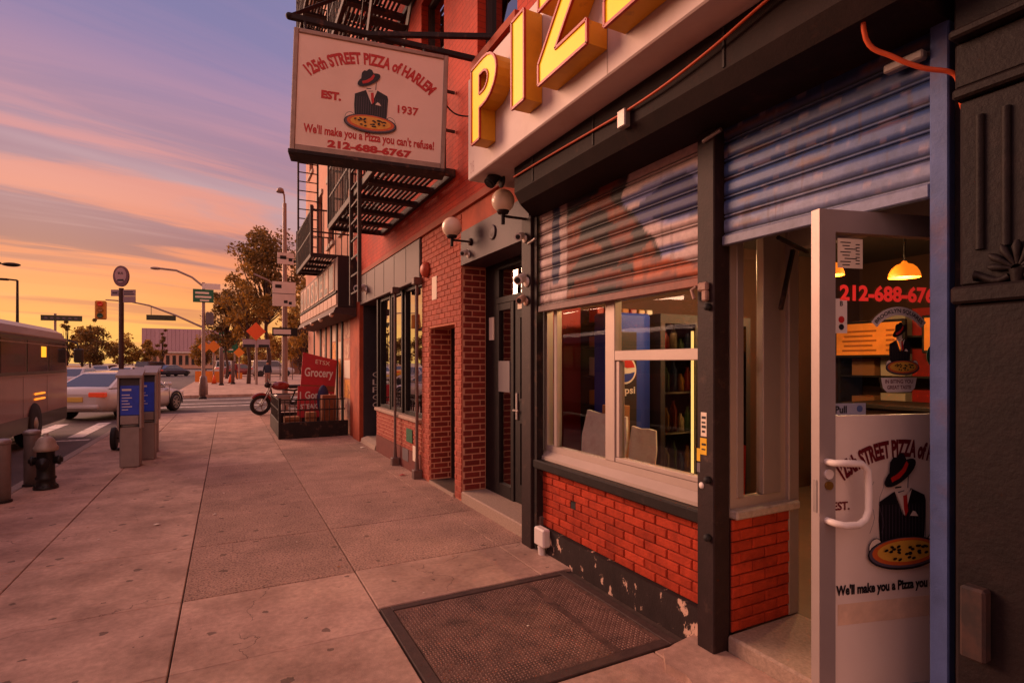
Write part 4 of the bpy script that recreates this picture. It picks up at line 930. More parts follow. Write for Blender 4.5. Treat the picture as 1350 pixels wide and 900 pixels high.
# ------------------------------------------------------------------ signs
# projecting sign box with channel letters
bs_ = thing('pizza_sign', 'long pale box sign with big yellow red edged letters above the shutters', 'sign', (2.1,2.6,3.13))
SX = 1.80
mb = MB(); mb.bbox((SX,-.6,3.132),(2.36,4.26,3.98),.008); mb.build('cabinet', m_signface, bs_)
for y in (.75,2.35): MB().box((SX-.0015,y,3.14),(SX-.0004,y+.006,3.97)).build('seam', m_signframe, bs_)
lettering(bs_, '215', (SX,4.17,3.22), UF, M('faded_print',(176,130,130),.6), .09, .07, -.01, off=.001)
def letter(parent, polys, y0, zb, hgt, wid, depth=.13):
    # polys: list of (outer, [holes]) in unit box, drawn from triangles/quads lists
    quads = polys
    s1 = MB(); s2 = MB(); s3 = MB()
    o = Vector((SX, y0, zb))
    for q in quads['solid']:
        pts = [(p[0]*wid, p[1]*hgt) for p in q]
        s1.prism(pts, o, UF, UP, NF, .004, depth)
    body = s1.build('letter', m_yels, parent)
    for q in quads['solid']:
        s2.add([o+UF*(p[0]*wid)+UP*(p[1]*hgt)+NF*(depth+.003) for p in q], [tuple(range(len(q)))])
    s2.build('letter_face', m_yel, body)
    for loop in quads['edge']:
        for i in range(len(loop)):
            a, b = loop[i], loop[(i+1) % len(loop)]
            A = o+UF*(a[0]*wid)+UP*(a[1]*hgt)+NF*(depth+.004); B = o+UF*(b[0]*wid)+UP*(b[1]*hgt)+NF*(depth+.004)
            s3.beam(A, B, .016, .016, 0, NF)
    s3.build('letter_trim', m_trim, body)
stm = .30
arcO = [(.0+.48+.52*math.cos(t)*1.0, .70+.30*math.sin(t)) for t in np.linspace(math.pi/2,-math.pi/2,11)]
arcI = [(.48+.20*math.cos(t), .70+.125*math.sin(t)) for t in np.linspace(math.pi/2,-math.pi/2,11)]
Psol = [[(0,0),(.34,0),(.34,1),(0,1)], [(.34,.825),(.48,.825),(.48,1),(.34,1)], [(.34,.40),(.48,.40),(.48,.575),(.34,.575)]]+[[arcO[i],arcO[i+1],arcI[i+1],arcI[i]][::-1] for i in range(10)]
Pedge = [[(0,0),(.34,0),(.34,.40),(.48,.40)]+arcO[::-1]+[(0,1)], [(.34,.575),(.48,.575)]+arcI[::-1][1:-1]+[(.48,.825),(.34,.825)]]
Isol = [[(0,0),(1,0),(1,1),(0,1)]]
Zsol = [[(0,.78),(1,.78),(1,1),(0,1)], [(0,0),(1,0),(1,.22),(0,.22)], [(0,.22),(.38,.22),(1,.78),(.62,.78)]]
Zedge = [[(0,0),(1,0),(1,.22),(.38,.22),(1,.78),(1,1),(0,1),(0,.78),(.62,.78),(0,.22)]]
Asol = [[(0,0),(.27,0),(.62,1),(.38,1)], [(.73,0),(1,0),(.62,1),(.5,.66)], [(.3,.2),(.7,.2),(.66,.36),(.34,.36)]]
Aedge = [[(0,0),(.27,0),(.34,.2),(.66,.2),(.73,0),(1,0),(.62,1),(.38,1)]]
LZ, LH = 3.27, .57
letter(bs_, {'solid':Psol,'edge':Pedge}, 3.87, LZ, LH, .44); letter(bs_, {'solid':Isol,'edge':[Isol[0]]}, 3.20, LZ, LH, .17)
letter(bs_, {'solid':Zsol,'edge':Zedge}, 2.85, LZ, LH, .50); letter(bs_, {'solid':Zsol,'edge':Zedge}, 2.20, LZ, LH, .50); letter(bs_, {'solid':Asol,'edge':Aedge}, 1.5, LZ, LH, .5)
# orange cables
def cable(name, pts, r, lab, mat=m_cable):
    P_ = [Vector(p) for p in pts]; out = []
    for i in range(len(P_)-1):
        p0 = P_[max(i-1,0)]; p1 = P_[i]; p2 = P_[i+1]; p3 = P_[min(i+2,len(P_)-1)]
        for k in range(6):
            t = k/6; out.append(.5*((2*p1)+(p2-p0)*t+(2*p0-5*p1+4*p2-p3)*t*t+(3*p1-p0-3*p2+p3)*t**3))
    out.append(P_[-1]); m = MB(); m.tube(out, r, 7); return m.build(name, mat, None, label=lab, cat='cable')
cable('cable', [(1.93,1.05,3.12),(1.955,1.5,3.08),(1.965,1.78,3.04),(1.97,2.1,3.01),(1.975,2.42,3.005),(1.985,2.7,3.02),(1.985,3.3,3.04),(1.985,3.78,3.05)], .007, 'thin orange cable drooping along the shutter housing under the pizza sign')
cable('cable', [(2.02,1.16,3.0),(2.10,1.19,2.80),(2.16,1.13,2.72),(2.22,1.06,2.66),(2.28,.99,2.62),(2.31,.985,2.54),(2.335,.985,2.5)], .009, 'thick orange cable hanging over the blue jamb beside the cast iron')
# blade sign
bl = thing('blade_sign', 'hanging cream sign with hat man emblem, red lettering and phone number', 'sign', (1.28,5.5,3.5))
BY = 5.40; SZ = 1.22/1.2
mb = MB()
for a, b in (((.545,BY,3.50),(.59,BY+.2,4.72)),((1.97,BY,3.50),(2.015,BY+.2,4.72)),((.59,BY,4.675),(1.97,BY+.2,4.72)),((.59,BY,3.50),(1.97,BY+.2,3.56))): mb.bbox(a, b, .006)
mb.build('frame', m_signframe, bl); MB().bbox((.535,BY-.03,3.455),(2.025,BY+.22,3.498),.006).build('drip_ledge', m_darksteel, bl); MB().box((.59,BY+.015,3.56),(1.97,BY+.185,4.675)).build('face_panel', m_bladeface, bl)
ux = Vector((1,0,0)); bo = lambda x, z: (x, BY+.014, z)
lettering(bl, '125th STREET PIZZA of HARLEM', bo(1.27,4.535), ux, m_red, .125, 1.26, .045, arc=.25, off=.002)
emblem(bl, bo(1.27,4.10), ux, .00128, .001, steam=False)
lettering(bl, 'EST.', bo(.90,4.10), ux, m_red, .085, None, .06, off=.002); lettering(bl, '1937', bo(1.63,4.07), ux, m_red, .085, None, .03, off=.002)
lettering(bl, "We'll make you a Pizza you can't refuse!", bo(1.28,3.725), ux, m_red, .12, 1.24, .032, off=.002); lettering(bl, '212-688-6767', bo(1.28,3.612), ux, m_red, .08, .8, .055, off=.002)
bl.rotation_euler = (0, R(2.0), R(-11.6)); bl.location = (1.255,5.475,3.585); bl.scale.z = .95
bk_ = thing('sign_bracket', 'rusty steel bars holding the hanging sign out from the wall', 'bracket', (2.4,5.4,4.9))
A_ = (.54,5.80,5.02)
for p, q, w_ in ((A_,(2.4,5.51,4.93),.05),((1.25,5.70,4.985),(2.4,4.95,4.88),.045),(A_,(2.4,7.5,7.2),.035),((.68,5.64,4.70),(.68,5.78,5.02),.02),((1.85,5.42,4.66),(1.85,5.60,4.96),.02)):
    m = MB(); m.beam(p, q, w_, w_); m.build('bar', m_darksteel, bk_)
m = MB(); m.sphere(A_, .035, 10, 8); m.build('end_knob', m_darksteel, bk_)
cable('cable', [(1.98,5.4,4.35),(2.1,5.3,4.18),(2.25,5.1,4.12),(2.35,4.9,4.2),(2.40,4.6,4.3)], .008, 'black cable looping from the hanging sign to the wall', m_rubber)

# globe lamps
def globe(x, y, z, r, lab, xb):
    t = thing('globe_lamp', lab, 'wall lamp', (xb, y, z-.2), 'white globe lamps by the porch')
    MB().sphere((x,y,z), r, 24, 14).build('globe', m_globe, t)
    MB().lathe([(r*.45,z-r-.01),(r*.55,z-r+.01),(r*.5,z-r+.03)], (x,y,0), 16).build('collar', m_darksteel, t)
    a = MB(); a.tube([(x,y,z-r-.1),(x,y,z-r)], .018, 8); a.tube([(x,y,z-r-.03),(xb,y,z-r-.03)], .012, 8); a.lathe([(.04,0),(.04,-.02),(.02,-.03)], (xb,y,z-r-.03), 14, axis='X'); a.build('arm', m_darksteel, t)
globe(2.16, 5.56, 3.07, .108, 'white globe lamp on a short arm at the brick corner of the porch', 2.386)
globe(2.10, 4.20, 2.99, .10, 'white globe lamp half hidden beside the end of the shutter housing', 2.386)
def bullet(x, y, z, lab, mat=None, hd=(-.7,-.6,-.3), s=1.0):
    t = thing('security_camera', lab, 'camera', (x,y,z), 'small security cameras on the shop front'); d = Vector(hd).normalized(); mat = mat or m_white
    p = Vector((x,y,z)); b = p+Vector((-.05*s,0,.02*s))
    m = MB(); m.tube([b-d*.05*s, b+d*.06*s], .032*s, 12); m.build('body', mat, t); m = MB(); m.tube([b+d*.06*s, b+d*.068*s], .02*s, 12); m.build('lens', m_rubber, t)
    m = MB(); m.tube([p, b-d*.03*s], .012*s, 8); m.lathe([(.035*s,0),(.035*s,-.012)], (x,y,z), 14, axis='X'); m.build('mount', mat, t)
bullet(2.385, 5.62, 2.80, 'small white camera under the globe lamp at the brick corner')
bullet(2.309, 4.18, 2.68, 'round white camera on the post beside the slate header')
bullet(2.309, 4.15, 2.30, 'larger white dome camera on the post next to the mural shutter', s=1.25)
bullet(2.309, 4.16, 2.13, 'small pale camera at the foot of the camera column on the post', M('beige_plastic',(196,158,138),.5))
bullet(2.02, 4.05, 3.10, 'black camera hanging below the near corner of the pizza sign', m_rubber, (-.6,-.2,-.8), 1.5)
bullet(2.365, 10.6, 2.98, 'white floodlight camera on the slate fascia beside the dark entrance', m_white, (-.7,-.7,-.2), 2.2)

# ------------------------------------------------------------------ fire escapes
slat_me = {}
def fire_escape(ya, yb, levels, xo, lab, stairs=True, ladder=None):
    fe = thing('fire_escape', lab, 'fire escape', (X0,(ya+yb)/2,levels[0]))
    for li, z in enumerate(levels):
        pf_ = MB(); pf_.bbox((xo-.02,ya,z-.06),(xo+.02,yb,z+.03),.004); pf_.bbox((X0-.06,ya,z-.06),(X0-.002,yb,z+.03),.004)
        pf_.bbox((xo+.02,ya,z-.06),(X0-.06,ya+.04,z+.03),.004); pf_.bbox((xo+.02,yb-.04,z-.06),(X0-.06,yb,z+.03),.004)
        pl_ = pf_.build('platform', m_escape, fe)
        nb = max(2, int((yb-ya)/.85))
        for k in range(nb): 
            y = ya+(yb-ya)*(k+1)/(nb+1); MB().box((xo+.02,y-.06,z-.075),(X0-.06,y+.06,z-.02)).build('bearer', m_escape, pl_)
            MB().beam((xo+.1,y,z-.08),(X0,y,z-.55),.03,.03).build('strut', m_escape, pl_) if li == 0 and False else None
        ns = int((X0-.06-xo-.04)/.062)
        for k in range(ns):
            x = xo+.045+k*.062
            if ('s',round(yb-ya,2)) not in slat_me:
                me = bpy.data.meshes.new('slat'); h = (yb-ya-.08)/2; t = .018
                me.from_pydata([(a,b,c) for a in (-t,t) for b in (-h,h) for c in (-.008,.008)], [], [(0,1,3,2),(4,6,7,5),(0,4,5,1),(2,3,7,6),(0,2,6,4),(1,5,7,3)]); me.materials.append(m_escape); me.update(); slat_me['s',round(yb-ya,2)] = me
            inst('slat', slat_me['s',round(yb-ya,2)], (x,(ya+yb)/2,z-.008), pl_)
        rl = MB()
        for zz in (z+.46,z+.92): rl.box((xo-.012,ya,zz),(xo+.012,yb,zz+.03)); rl.box((xo+.012,ya,zz),(X0-.01,ya+.025,zz+.03)); rl.box((xo+.012,yb-.025,zz),(X0-.01,yb,zz+.03))
        rl_ = rl.build('railing', m_escape, fe)
        if 'b' not in slat_me:
            me = bpy.data.meshes.new('baluster'); t = .008; me.from_pydata([(a,b,c) for a in (-t,t) for b in (-t,t) for c in (0,.92)], [], [(0,1,3,2),(4,6,7,5),(0,4,5,1),(2,3,7,6),(0,2,6,4),(1,5,7,3)]); me.materials.append(m_escape); me.update(); slat_me['b'] = me
        n = int((yb-ya)/.13)
        for k in range(n+1): inst('baluster', slat_me['b'], (xo-.004,ya+.004+(yb-ya-.008)*k/n,z+.03), rl_)
        for k in range(1,7):
            inst('baluster', slat_me['b'], (xo+(X0-xo)*k/7,yb-.0125,z+.03), rl_); inst('baluster', slat_me['b'], (xo+(X0-xo)*k/7,ya+.0125,z+.03), rl_)
        for y in (ya,yb): MB().box((xo-.03,y-.025,z-.02),(xo+.03,y+.025,z+1.02)).build('rail_post', m_escape, rl_)
        if stairs and li+1 < len(levels):
            z2 = levels[li+1]; y0, y1 = yb-.35, ya+.55; n = 12
            for x in (X0-.75,X0-.25): MB().beam((x,y0,z),(x,y1,z2),.02,.13).build('stair_stringer', m_escape, fe)
            for k in range(1,n): 
                t = k/n; MB().box((X0-.74,y0+(y1-y0)*t-.09,z+(z2-z)*t-.008),(X0-.26,y0+(y1-y0)*t+.09,z+(z2-z)*t+.008)).build('stair_tread', m_escape, fe)
            MB().beam((X0-.75,y0,z+.8),(X0-.75,y1,z2+.8),.025,.025).build('stair_rail', m_escape, fe)
    if ladder:
        (x0,y0),(x1,y1),z0,z1 = ladder
        for (x,y) in ((x0,y0),(x1,y1)): MB().box((x-.022,y-.022,z0),(x+.022,y+.022,z1)).build('ladder_rail', m_escape, fe)
        n = int((z1-z0)/.23)
        for k in range(n): 
            z = z0+.15+.23*k; MB().beam((x0,y0,z),(x1,y1,z),.022,.022).build('rung', m_escape, fe)
    return fe
fire_escape(6.05, 9.46, [3.86,6.86,9.86], 1.50, 'dark iron fire escape with slatted landings behind the hanging sign', True, ((1.46,7.44),(1.46,6.93),2.36,4.9))
fire_escape(12.0, 14.6, [3.86,6.76,9.66], 1.55, 'dark iron fire escape with tall ladder above the deli sign', False, ((1.56,14.52),(2.02,14.52),3.9,10.5))

# ------------------------------------------------------------------ corner building with the deli
bC = thing('corner_building', 'pale pink corner building with a deli and letter board canopy', 'building', (3.2,16,0))
m_pink = M('pale_pink_brick', (196,138,112), .8, .14, 3, .3, 60, c2=(172,112,90), c2f=(.45,.7), c2s=3)
YC0, YC1 = 11.92, 20.0
hol = [(YC1-yb, YC1-ya, z, z+1.7) for (ya,yb) in ((12.6,13.5),(14.4,15.3),(16.3,17.2),(18.2,19.1)) for z in (4.7,7.7,10.4)]
mb = MB(); wall(mb, (X0,YC1,0), UF, YC1-YC0, 3.5, 13.0, NF, .3, hol)
mb.box((2.71,19.7,0),(11,YC1,13)); mb.box((2.71,YC0,3.5),(11,YC0+.2,13)); mb.box((10.8,12.2,0),(11,19.7,13)); mb.box((2.71,12.12,12.8),(10.8,19.7,13)); mb.box((2.71,12.12,3.5),(10.8,19.7,3.6)); mb.build('upper_wall', m_pink, bC)
for h in hol:
    wn = frame_bars(bC, 'window', (X0,YC1,0), UF, NF, h, .07, -.2, -.1, m_sash); pane(wn, (X0,YC1,0), UF, NF, (h[0]+.07,h[1]-.07,h[2]+.07,h[3]-.07), g_far, -.15)
    ar = MB(); ar.prism([(h[0]-.1,h[3]),(h[1]+.1,h[3]),(h[1]+.1,h[3]+.12),((h[0]+h[1])/2,h[3]+.26),(h[0]-.1,h[3]+.12)], (X0,YC1,0), UF, UP, NF, .002, .05); ar.build('window_hood', m_stone, wn)
    MB().prism([(h[0]-.08,h[2]-.1),(h[1]+.08,h[2]-.1),(h[1]+.08,h[2]-.002),(h[0]-.08,h[2]-.002)], (X0,YC1,0), UF, UP, NF, -.19, .06).build('sill', m_stone, wn)
MB().bbox((2.2,YC0+.005,12.6),(2.398,YC1,12.98),.03).build('cornice', m_stone, bC)
m_poster = M('torn_posters', (206,170,140), .8, .3, 6, .1, 40, c2=(150,90,84), c2f=(.42,.62), c2s=4.5)
m_poster2 = M('orange_poster', (226,150,60), .7, .3, 7, c2=(120,70,50), c2f=(.5,.62), c2s=6)
MB().box((X0,12.0,-.02),(2.7,12.35,3.5)).build('pier', m_upper, bC)
ypos = 12.35
for i, (wd, kind) in enumerate(((.95,'p'),(.16,'d'),(.55,'p'),(.16,'d'),(.7,'p'),(.2,'d'),(.6,'c'),(.2,'d'),(.8,'p'),(.2,'d'),(1.1,'c'),(.2,'d'),(1.35,'c'))):
    y2 = min(ypos+wd, 19.69)
    if kind == 'p':
        pp = MB().box((X0+.03,ypos,-.02),(2.7,y2,2.74)).build('poster_panel', m_pink, bC)
        for k in range(5):
            a = random.uniform(0,.25)*wd; MB().box((X0+.026-.0006*k,ypos+.06+a*.5,.35+.45*k),(X0+.0295,y2-.08-a*.3,.76+.45*k)).build('poster', (m_poster,m_poster2,m_paper,m_poster,m_poster)[(k+i*2) % 5], pp)
    elif kind == 'd': MB().box((X0+.0,ypos,-.02),(2.7,y2,2.74)).build('dark_mullion', m_blackpaint, bC)
    else: MB().box((X0+.02,ypos,-.02),(2.7,y2,2.74)).build('pale_pier', m_pink, bC)
    ypos = y2
MB().box((X0+.01,12.35,2.742),(2.7,19.69,3.498)).build('head_wall', m_blackpaint, bC)
ds = thing('deli_sign', 'projecting letter board canopy sign with dark end panel over the deli', 'sign', (2.2,14.6,2.7))
mb = MB(); mb.box((2.0,11.5,2.74),(2.36,17.8,3.76)); mb.build('cabinet', M('deli_end_panel',(40,24,24),.6,.25,8,stretch=(6,6,.3)), ds)
MB().box((1.985,11.505,2.74),(1.9985,17.8,3.76)).build('face', M('deli_face',(112,80,70),.7,.15,4), ds)
m_tile = M('deli_tile', (182,142,120), .6, .14, 6, rnd=.12)
lt = 'HARSDELI'
yy = 17.6
for ch in lt:
    wd = .62; MB().box((1.962,yy-wd,3.10),(1.984,yy,3.68)).build('letter_tile', m_tile, ds); lettering(ds, ch, (1.962,yy-wd/2,3.39), UF, m_black, .5, .46, .05, off=.004); yy -= .735
MB().box((1.955,11.53,3.03),(1.984,17.78,3.075)).build('divider', m_blackpaint, ds)
for k in range(11): MB().box((1.966,11.56+k*.566,2.79),(1.984,11.56+k*.566+.52,3.0)).build('lower_tile', m_tile, ds)
mb = MB(); mb.prism([(1.9,2.62),(2.36,2.55),(2.36,2.735),(1.95,2.735)], (0,11.5,0), (1,0,0), UP, (0,1,0), 0, 6.3); mb.build('canopy_valance', M('valance',(70,46,42),.7,.2,8), ds)
for k in range(4): MB().sphere((1.93,11.9+k*1.5,2.60), .05, 12, 8).build('bulb', m_globe, ds)
# ------------------------------------------------------------------ street furniture on our pavement
def bollard(x, y, lab):
    t = thing('bollard', lab, 'bollard', (x,y,0), 'steel bollards beside the hydrant')
    MB().lathe([(.085,0),(.085,.66),(.086,.665)], (x,y,0), 20).build('post', m_tin, t); MB().lathe([(.094,.666),(.094,.70),(.08,.72),(.04,.73),(.001,.732)], (x,y,0), 20).build('cap', m_tin, t); MB().lathe([(.10,-.003),(.10,.02),(.09,.03)], (x,y,0), 20).build('base_ring', m_darksteel, t)
bollard(-2.30, 8.25, 'grey steel bollard standing clear of the black hydrant'); bollard(-2.26, 9.2, 'grey steel bollard right behind the black hydrant')
hx, hy_ = -2.05, 8.9
t = thing('fire_hydrant', 'black fire hydrant with weathered silver cap near the kerb', 'hydrant', (hx,hy_,0))
m_hyd = M('hydrant_black', (34,30,30), .45, .2, 12, .15, 50); m_hcap = M('hydrant_silver', (168,150,136), .5, .2, 14, .2, 50, metal=.3)
MB().lathe([(.15,0),(.15,.03),(.115,.045),(.11,.12),(.125,.125),(.125,.15),(.11,.16),(.105,.47),(.12,.48)], (hx,hy_,0), 24).build('barrel', m_hyd, t)
MB().lathe([(.145,.481),(.15,.50),(.15,.53),(.13,.55),(.115,.60),(.085,.645),(.05,.665),(.03,.67),(.03,.70),(.022,.705)], (hx,hy_,0), 24).build('bonnet', m_hcap, t)
for sx_ in (-1,1):
    m = MB(); m.lathe([(.05,.0),(.05,sx_*.05),(.06,sx_*.055),(.06,sx_*.085),(.03,sx_*.09),(.03,sx_*.11)], (hx+sx_*.09,hy_,.36), 14, axis='X'); m.build('outlet', m_hyd, t)
m = MB(); m.lathe([(.07,0),(.07,-.05),(.08,-.055),(.08,-.085),(.035,-.09),(.035,-.115)], (hx,hy_-.09,.33), 16, axis='Y'); m.build('outlet', m_hyd, t)
for k in range(8):
    a = k*math.pi/4; MB().lathe([(.012,.03),(.012,.05),(.006,.054)], (hx+.135*math.cos(a),hy_+.135*math.sin(a),0), 6).build('bolt', m_hyd, t)
t.scale = (.86,.86,1)
# pay phones: three slim pedestals in a row
m_kb = M('phone_blue_screen', (34,48,132), .35, .25, 9, emit=.12); m_kiosk = M('phone_steel', (150,136,132), .45, .12, 8, .05, 40, metal=.4); m_kdark = M('phone_dark', (66,58,64), .5, .15, 8)
def kiosk(x, y, wd, dp, h, front, lab):
    t = thing('pay_phone', lab, 'pay phone', (x,y,0), 'pay phone pedestals in a row by the kerb')
    pe = MB(); pe.bbox((x-wd/2+.02,y-dp/2,0),(x+wd/2-.02,y+dp/2,.62),.012); pe.build('pedestal', m_kiosk, t)
    for s_ in (-1,1): 
        m = MB(); m.prism([(-dp/2-.05,.60),(dp/2,.58),(dp/2,h),(0,h-.01),(-dp/2-.02,h-.06)], (x+s_*(wd/2-.008),y,0), (0,1,0), UP, (1,0,0), -.012, .012); m.build('side_wing', m_kiosk, t)
    MB().bbox((x-wd/2+.02,y-dp/2+.02,.64),(x+wd/2-.02,y+dp/2-.02,h-.09),.008).build('phone_body', m_kdark, t)
    if front:
        MB().box((x-wd/2+.03,y-dp/2+.008,.80),(x+wd/2-.03,y-dp/2+.018,h-.22)).build('blue_panel', m_kb, t)
        print_lines(t, (x-wd/2+.05,y-dp/2+.0075,0), (1,0,0), [(.0,h-.30,.12,.03)]+[(.0,1.10-.045*k,(.10,.13,.08)[k % 3],.014) for k in range(6)], m_white)
        MB().bbox((x-wd/2+.03,y-dp/2-.03,.66),(x+wd/2-.03,y-dp/2+.018,.79),.006).build('keypad_ledge', m_kiosk, t)
    m = MB(); m.prism([(-dp/2-.06,h-.10),(dp/2+.01,h+.0),(dp/2+.01,h+.03),(-dp/2-.06,h-.06)], (x,y,0), (0,1,0), UP, (1,0,0), -wd/2-.02, wd/2+.02); m.build('hood', m_kiosk, t)
kiosk(-1.33, 10.25, .30, .26, 1.47, True, 'pay phone with blue screen on the pedestal nearest the hydrant')
kiosk(-1.20, 10.9, .30, .26, 1.50, True, 'middle pay phone pedestal with blue side panel')
kiosk(-1.2, 11.7, .22, .24, 1.52, False, 'narrow dark backed pay phone pedestal at the end of the row')
# bus stop pole
t = thing('bus_stop_sign', 'bus stop pole with oval sign and small plates behind the pay phones', 'sign', (-1.9,13.4,0))
m_bpole = M('stop_pole', (70,44,40), .6, .15, 10)
MB().tube([(-1.9,13.4,0),(-1.9,13.4,3.1)], .045, 10).build('pole', m_bpole, t)
cs = math.cos(R(27)); fu = Vector((cs,-math.sin(R(27)),0)); fn = fu.cross(UP); c0 = Vector((-1.9,13.4,3.34))
m = MB(); m.prism(ell(0,0,.155,.21), c0, fu, UP, fn, -.02, .02); m.build('oval_sign', M('oval_sign_paint',(120,84,92),.5,.1,8), t)
m = MB(); m.prism(ell(0,.02,.115,.15), c0, fu, UP, fn, .021, .024); m.build('oval_inner', M('oval_inner_paint',(186,150,150),.5,.1,8), t)
lettering(t, 'BUS', c0+UP*.06, fu, m_black, .05, .1, .02, off=.026); m = MB(); m.prism([(-.07,-.10),(.07,-.10),(.06,-.06),(-.06,-.06)], c0, fu, UP, fn, .0245, .027); m.build('oval_inner', m_kdark, t)
m = MB(); m.prism([(-.20,-.40),(.29,-.40),(.29,-.27),(-.20,-.27)], c0, fu, UP, fn, .0, .012); m.prism([(.04,-.53),(.29,-.53),(.29,-.405),(.04,-.405)], c0, fu, UP, fn, .0, .012); m.build('route_plate', M('plate_grey',(160,134,138),.5,.08,6), t)
print_lines(t, c0+UP*-.40, fu, [(.06,.03,.2,.02),(.06,.075,.18,.02),(-.17,.05,.1,.03)], m_kdark, .0135)
# open cellar hatch with railing, boards and goods
ch = thing('cellar_hatch', 'black railed open cellar hatch beside the deli wall', 'hatch', (1.65,13.6,0))
m = MB()
for a, b in (((.95,12.35,0),(2.36,12.41,.34)),((.95,14.94,0),(2.36,15.0,.34)),((.95,12.41,0),(1.01,14.94,.34))): m.bbox(a, b, .008)
m.build('curb_panel', m_darksteel, ch)
rl = MB()
for z in (.58,.80): rl.box((.95,12.36,z),(2.3,12.39,z+.025)); rl.box((.955,12.39,z),(.985,14.95,z+.025)); rl.box((.985,14.95,z),(2.3,14.975,z+.025))
rl = rl.build('railing', m_darksteel, ch)
for k in range(14): inst('baluster', slat_me['b'], (.965+.1*k,12.375,.34), rl, (1,1,.5))
for k in range(20): inst('baluster', slat_me['b'], (.97,12.45+.13*k,.34), rl, (1,1,.5))
MB().box((.94,12.33,0),(.99,12.40,.86)).build('corner_post', m_darksteel, ch)
MB().box((1.02,12.42,.005),(2.36,14.93,.02)).build('hatch_floor', m_rubber, ch)
m_redb = M('red_board', (176,40,48), .55, .12, 5)
bd = thing('red_signboard', 'tall red grocery board with white script standing in the cellar hatch', 'signboard', (1.75,13.95,0))
m = MB(); m.prism([(0,.9),(.80,.86),(.80,1.70),(0,1.84)], (1.48,14.0,0), (1,0,0), UP, (0,-1,0), 0, .03); m.build('board', m_redb, bd); MB().box((1.52,14.01,.02),(1.57,14.05,.92)).build('leg', m_wood, bd); MB().box((2.18,14.01,.02),(2.23,14.05,.92)).build('leg', m_wood, bd)
lettering(bd, 'Grocery', (1.88,13.965,1.34), (1,0,0), m_white, .28, .66, .02, off=.004); lettering(bd, 'ETSX', (1.95,13.965,1.62), (1,0,-.1), m_paper, .10, .34, .0, off=.004); MB().box((1.50,13.964,.92),(2.27,13.969,1.06)).build('food_photo', m_wood, bd)
bd.rotation_euler.y = R(4)
bd = thing('red_signboard', 'lower red board with white lettering leaning behind the hatch railing', 'signboard', (1.6,13.2,0))
m = MB(); m.prism([(0,.35),(.52,.35),(.52,1.05),(.02,1.07)], (1.40,13.3,0), (1,0,0), UP, (0,-1,0), 0, .03); m.build('board', m_redb, bd); lettering(bd, '1 Gor', (1.66,13.265,.86), (1,0,0), m_white, .17, .4, .02, off=.004); lettering(bd, 'STEAK', (1.66,13.265,.60), (1,0,0), m_white, .11, .38, .02, off=.004); MB().box((1.45,13.31,.02),(1.5,13.34,.5)).build('leg', m_wood, bd)
for (x, y, w_, h_, mt, lab) in ((1.25,12.9,.3,.42,m_card,'low cardboard box inside the hatch by its corner post'),(1.62,12.7,.22,.52,m_card,'cardboard box with white packets inside the hatch'),(2.0,12.75,.30,.88,m_wood,'upright brown crate inside the hatch next to the wall')):
    c_ = thing('crate', lab, 'crate', (x,y,.02)); MB().bbox((x-w_/2,y-w_/2,.021),(x+w_/2,y+w_/2,h_),.01).build('body', mt, c_)
    for k in range(3): MB().box((x-w_/2-.006,y-w_/2-.008,.1+k*h_*.27),(x+w_/2+.006,y-w_/2-.001,.14+k*h_*.27)).build('slat', m_wood, c_)
bg_ = MB(); bg_.sphere((1.95,13.15,.75), .17, 14, 10, 0, (.8,.8,2.0)); bg_.build('cloth_bundle', M('dark_cloth',(44,38,70),.9,.3,9,.4,20), None, label='dark violet cloth bundle hung beside the lower red board', cat='bundle')
# motorcycle
def wheel(mb, c, r, wd, axis, mi_t=0, mi_r=1, seg=24):
    mb.lathe([(r*.68,-wd/2),(r*.9,-wd/2),(r,-wd*.3),(r,wd*.3),(r*.9,wd/2),(r*.68,wd/2)], c, seg, mi_t, axis); mb.lathe([(r*.001,-wd*.25),(r*.66,-wd*.4),(r*.68,-wd*.5),(r*.68,wd*.5),(r*.66,wd*.4),(r*.001,wd*.25)], c, seg, mi_r, axis)
mo = thing('motorcycle', 'parked motorcycle with red tank by the pole behind the cellar hatch', 'motorcycle', (0,0,0))
def ring(mb, c, R_, r_, seg=24, s2=8, mi=0):
    pts = [(c[0]+R_*math.cos(2*math.pi*k/seg), c[1], c[2]+R_*math.sin(2*math.pi*k/seg)) for k in range(seg+1)]; mb.tube(pts, r_, s2, mi, caps=False)
for x, nm in ((-.68,'wheel'),(.68,'wheel')):
    m = MB(); ring(m, (x,0,.31), .26, .055); wh = m.build(nm, m_rubber, mo); m = MB(); ring(m, (x,0,.31), .2, .015)
    for k in range(5): a = k*2*math.pi/5; m.tube([(x,0,.31),(x+.2*math.cos(a),0,.31+.2*math.sin(a))], .014, 6)
    m.lathe([(.05,-.06),(.05,.06)], (x,0,.31), 12, axis='Y'); m.build('rim', m_tin, wh)
m = MB(); m.tube([(-.68,-.09,.31),(-.45,-.07,.75),(-.38,-.06,.98)], .022, 8); m.tube([(-.68,.09,.31),(-.45,.07,.75),(-.38,.06,.98)], .022, 8); m.build('fork', m_tin, mo)
m = MB(); m.tube([(-.38,0,.88),(-.1,0,.78),(.3,0,.72),(.75,0,.80)], .03, 8); m.tube([(-.4,0,.82),(-.3,0,.35),(.2,0,.3),(.35,0,.7)], .028, 8); m.tube([(.2,.1,.3),(.68,.1,.31)], .025, 8); m.tube([(.2,-.1,.3),(.68,-.1,.31)], .025, 8); m.build('frame', m_darksteel, mo)
m = MB(); m.bbox((-.28,-.16,.32),(.18,.16,.62),.05); m.tube([(-.25,-.14,.4),(.2,-.2,.25),(.85,-.2,.3)], [.03,.035,.05], 8); m.build('engine', m_tin, mo)
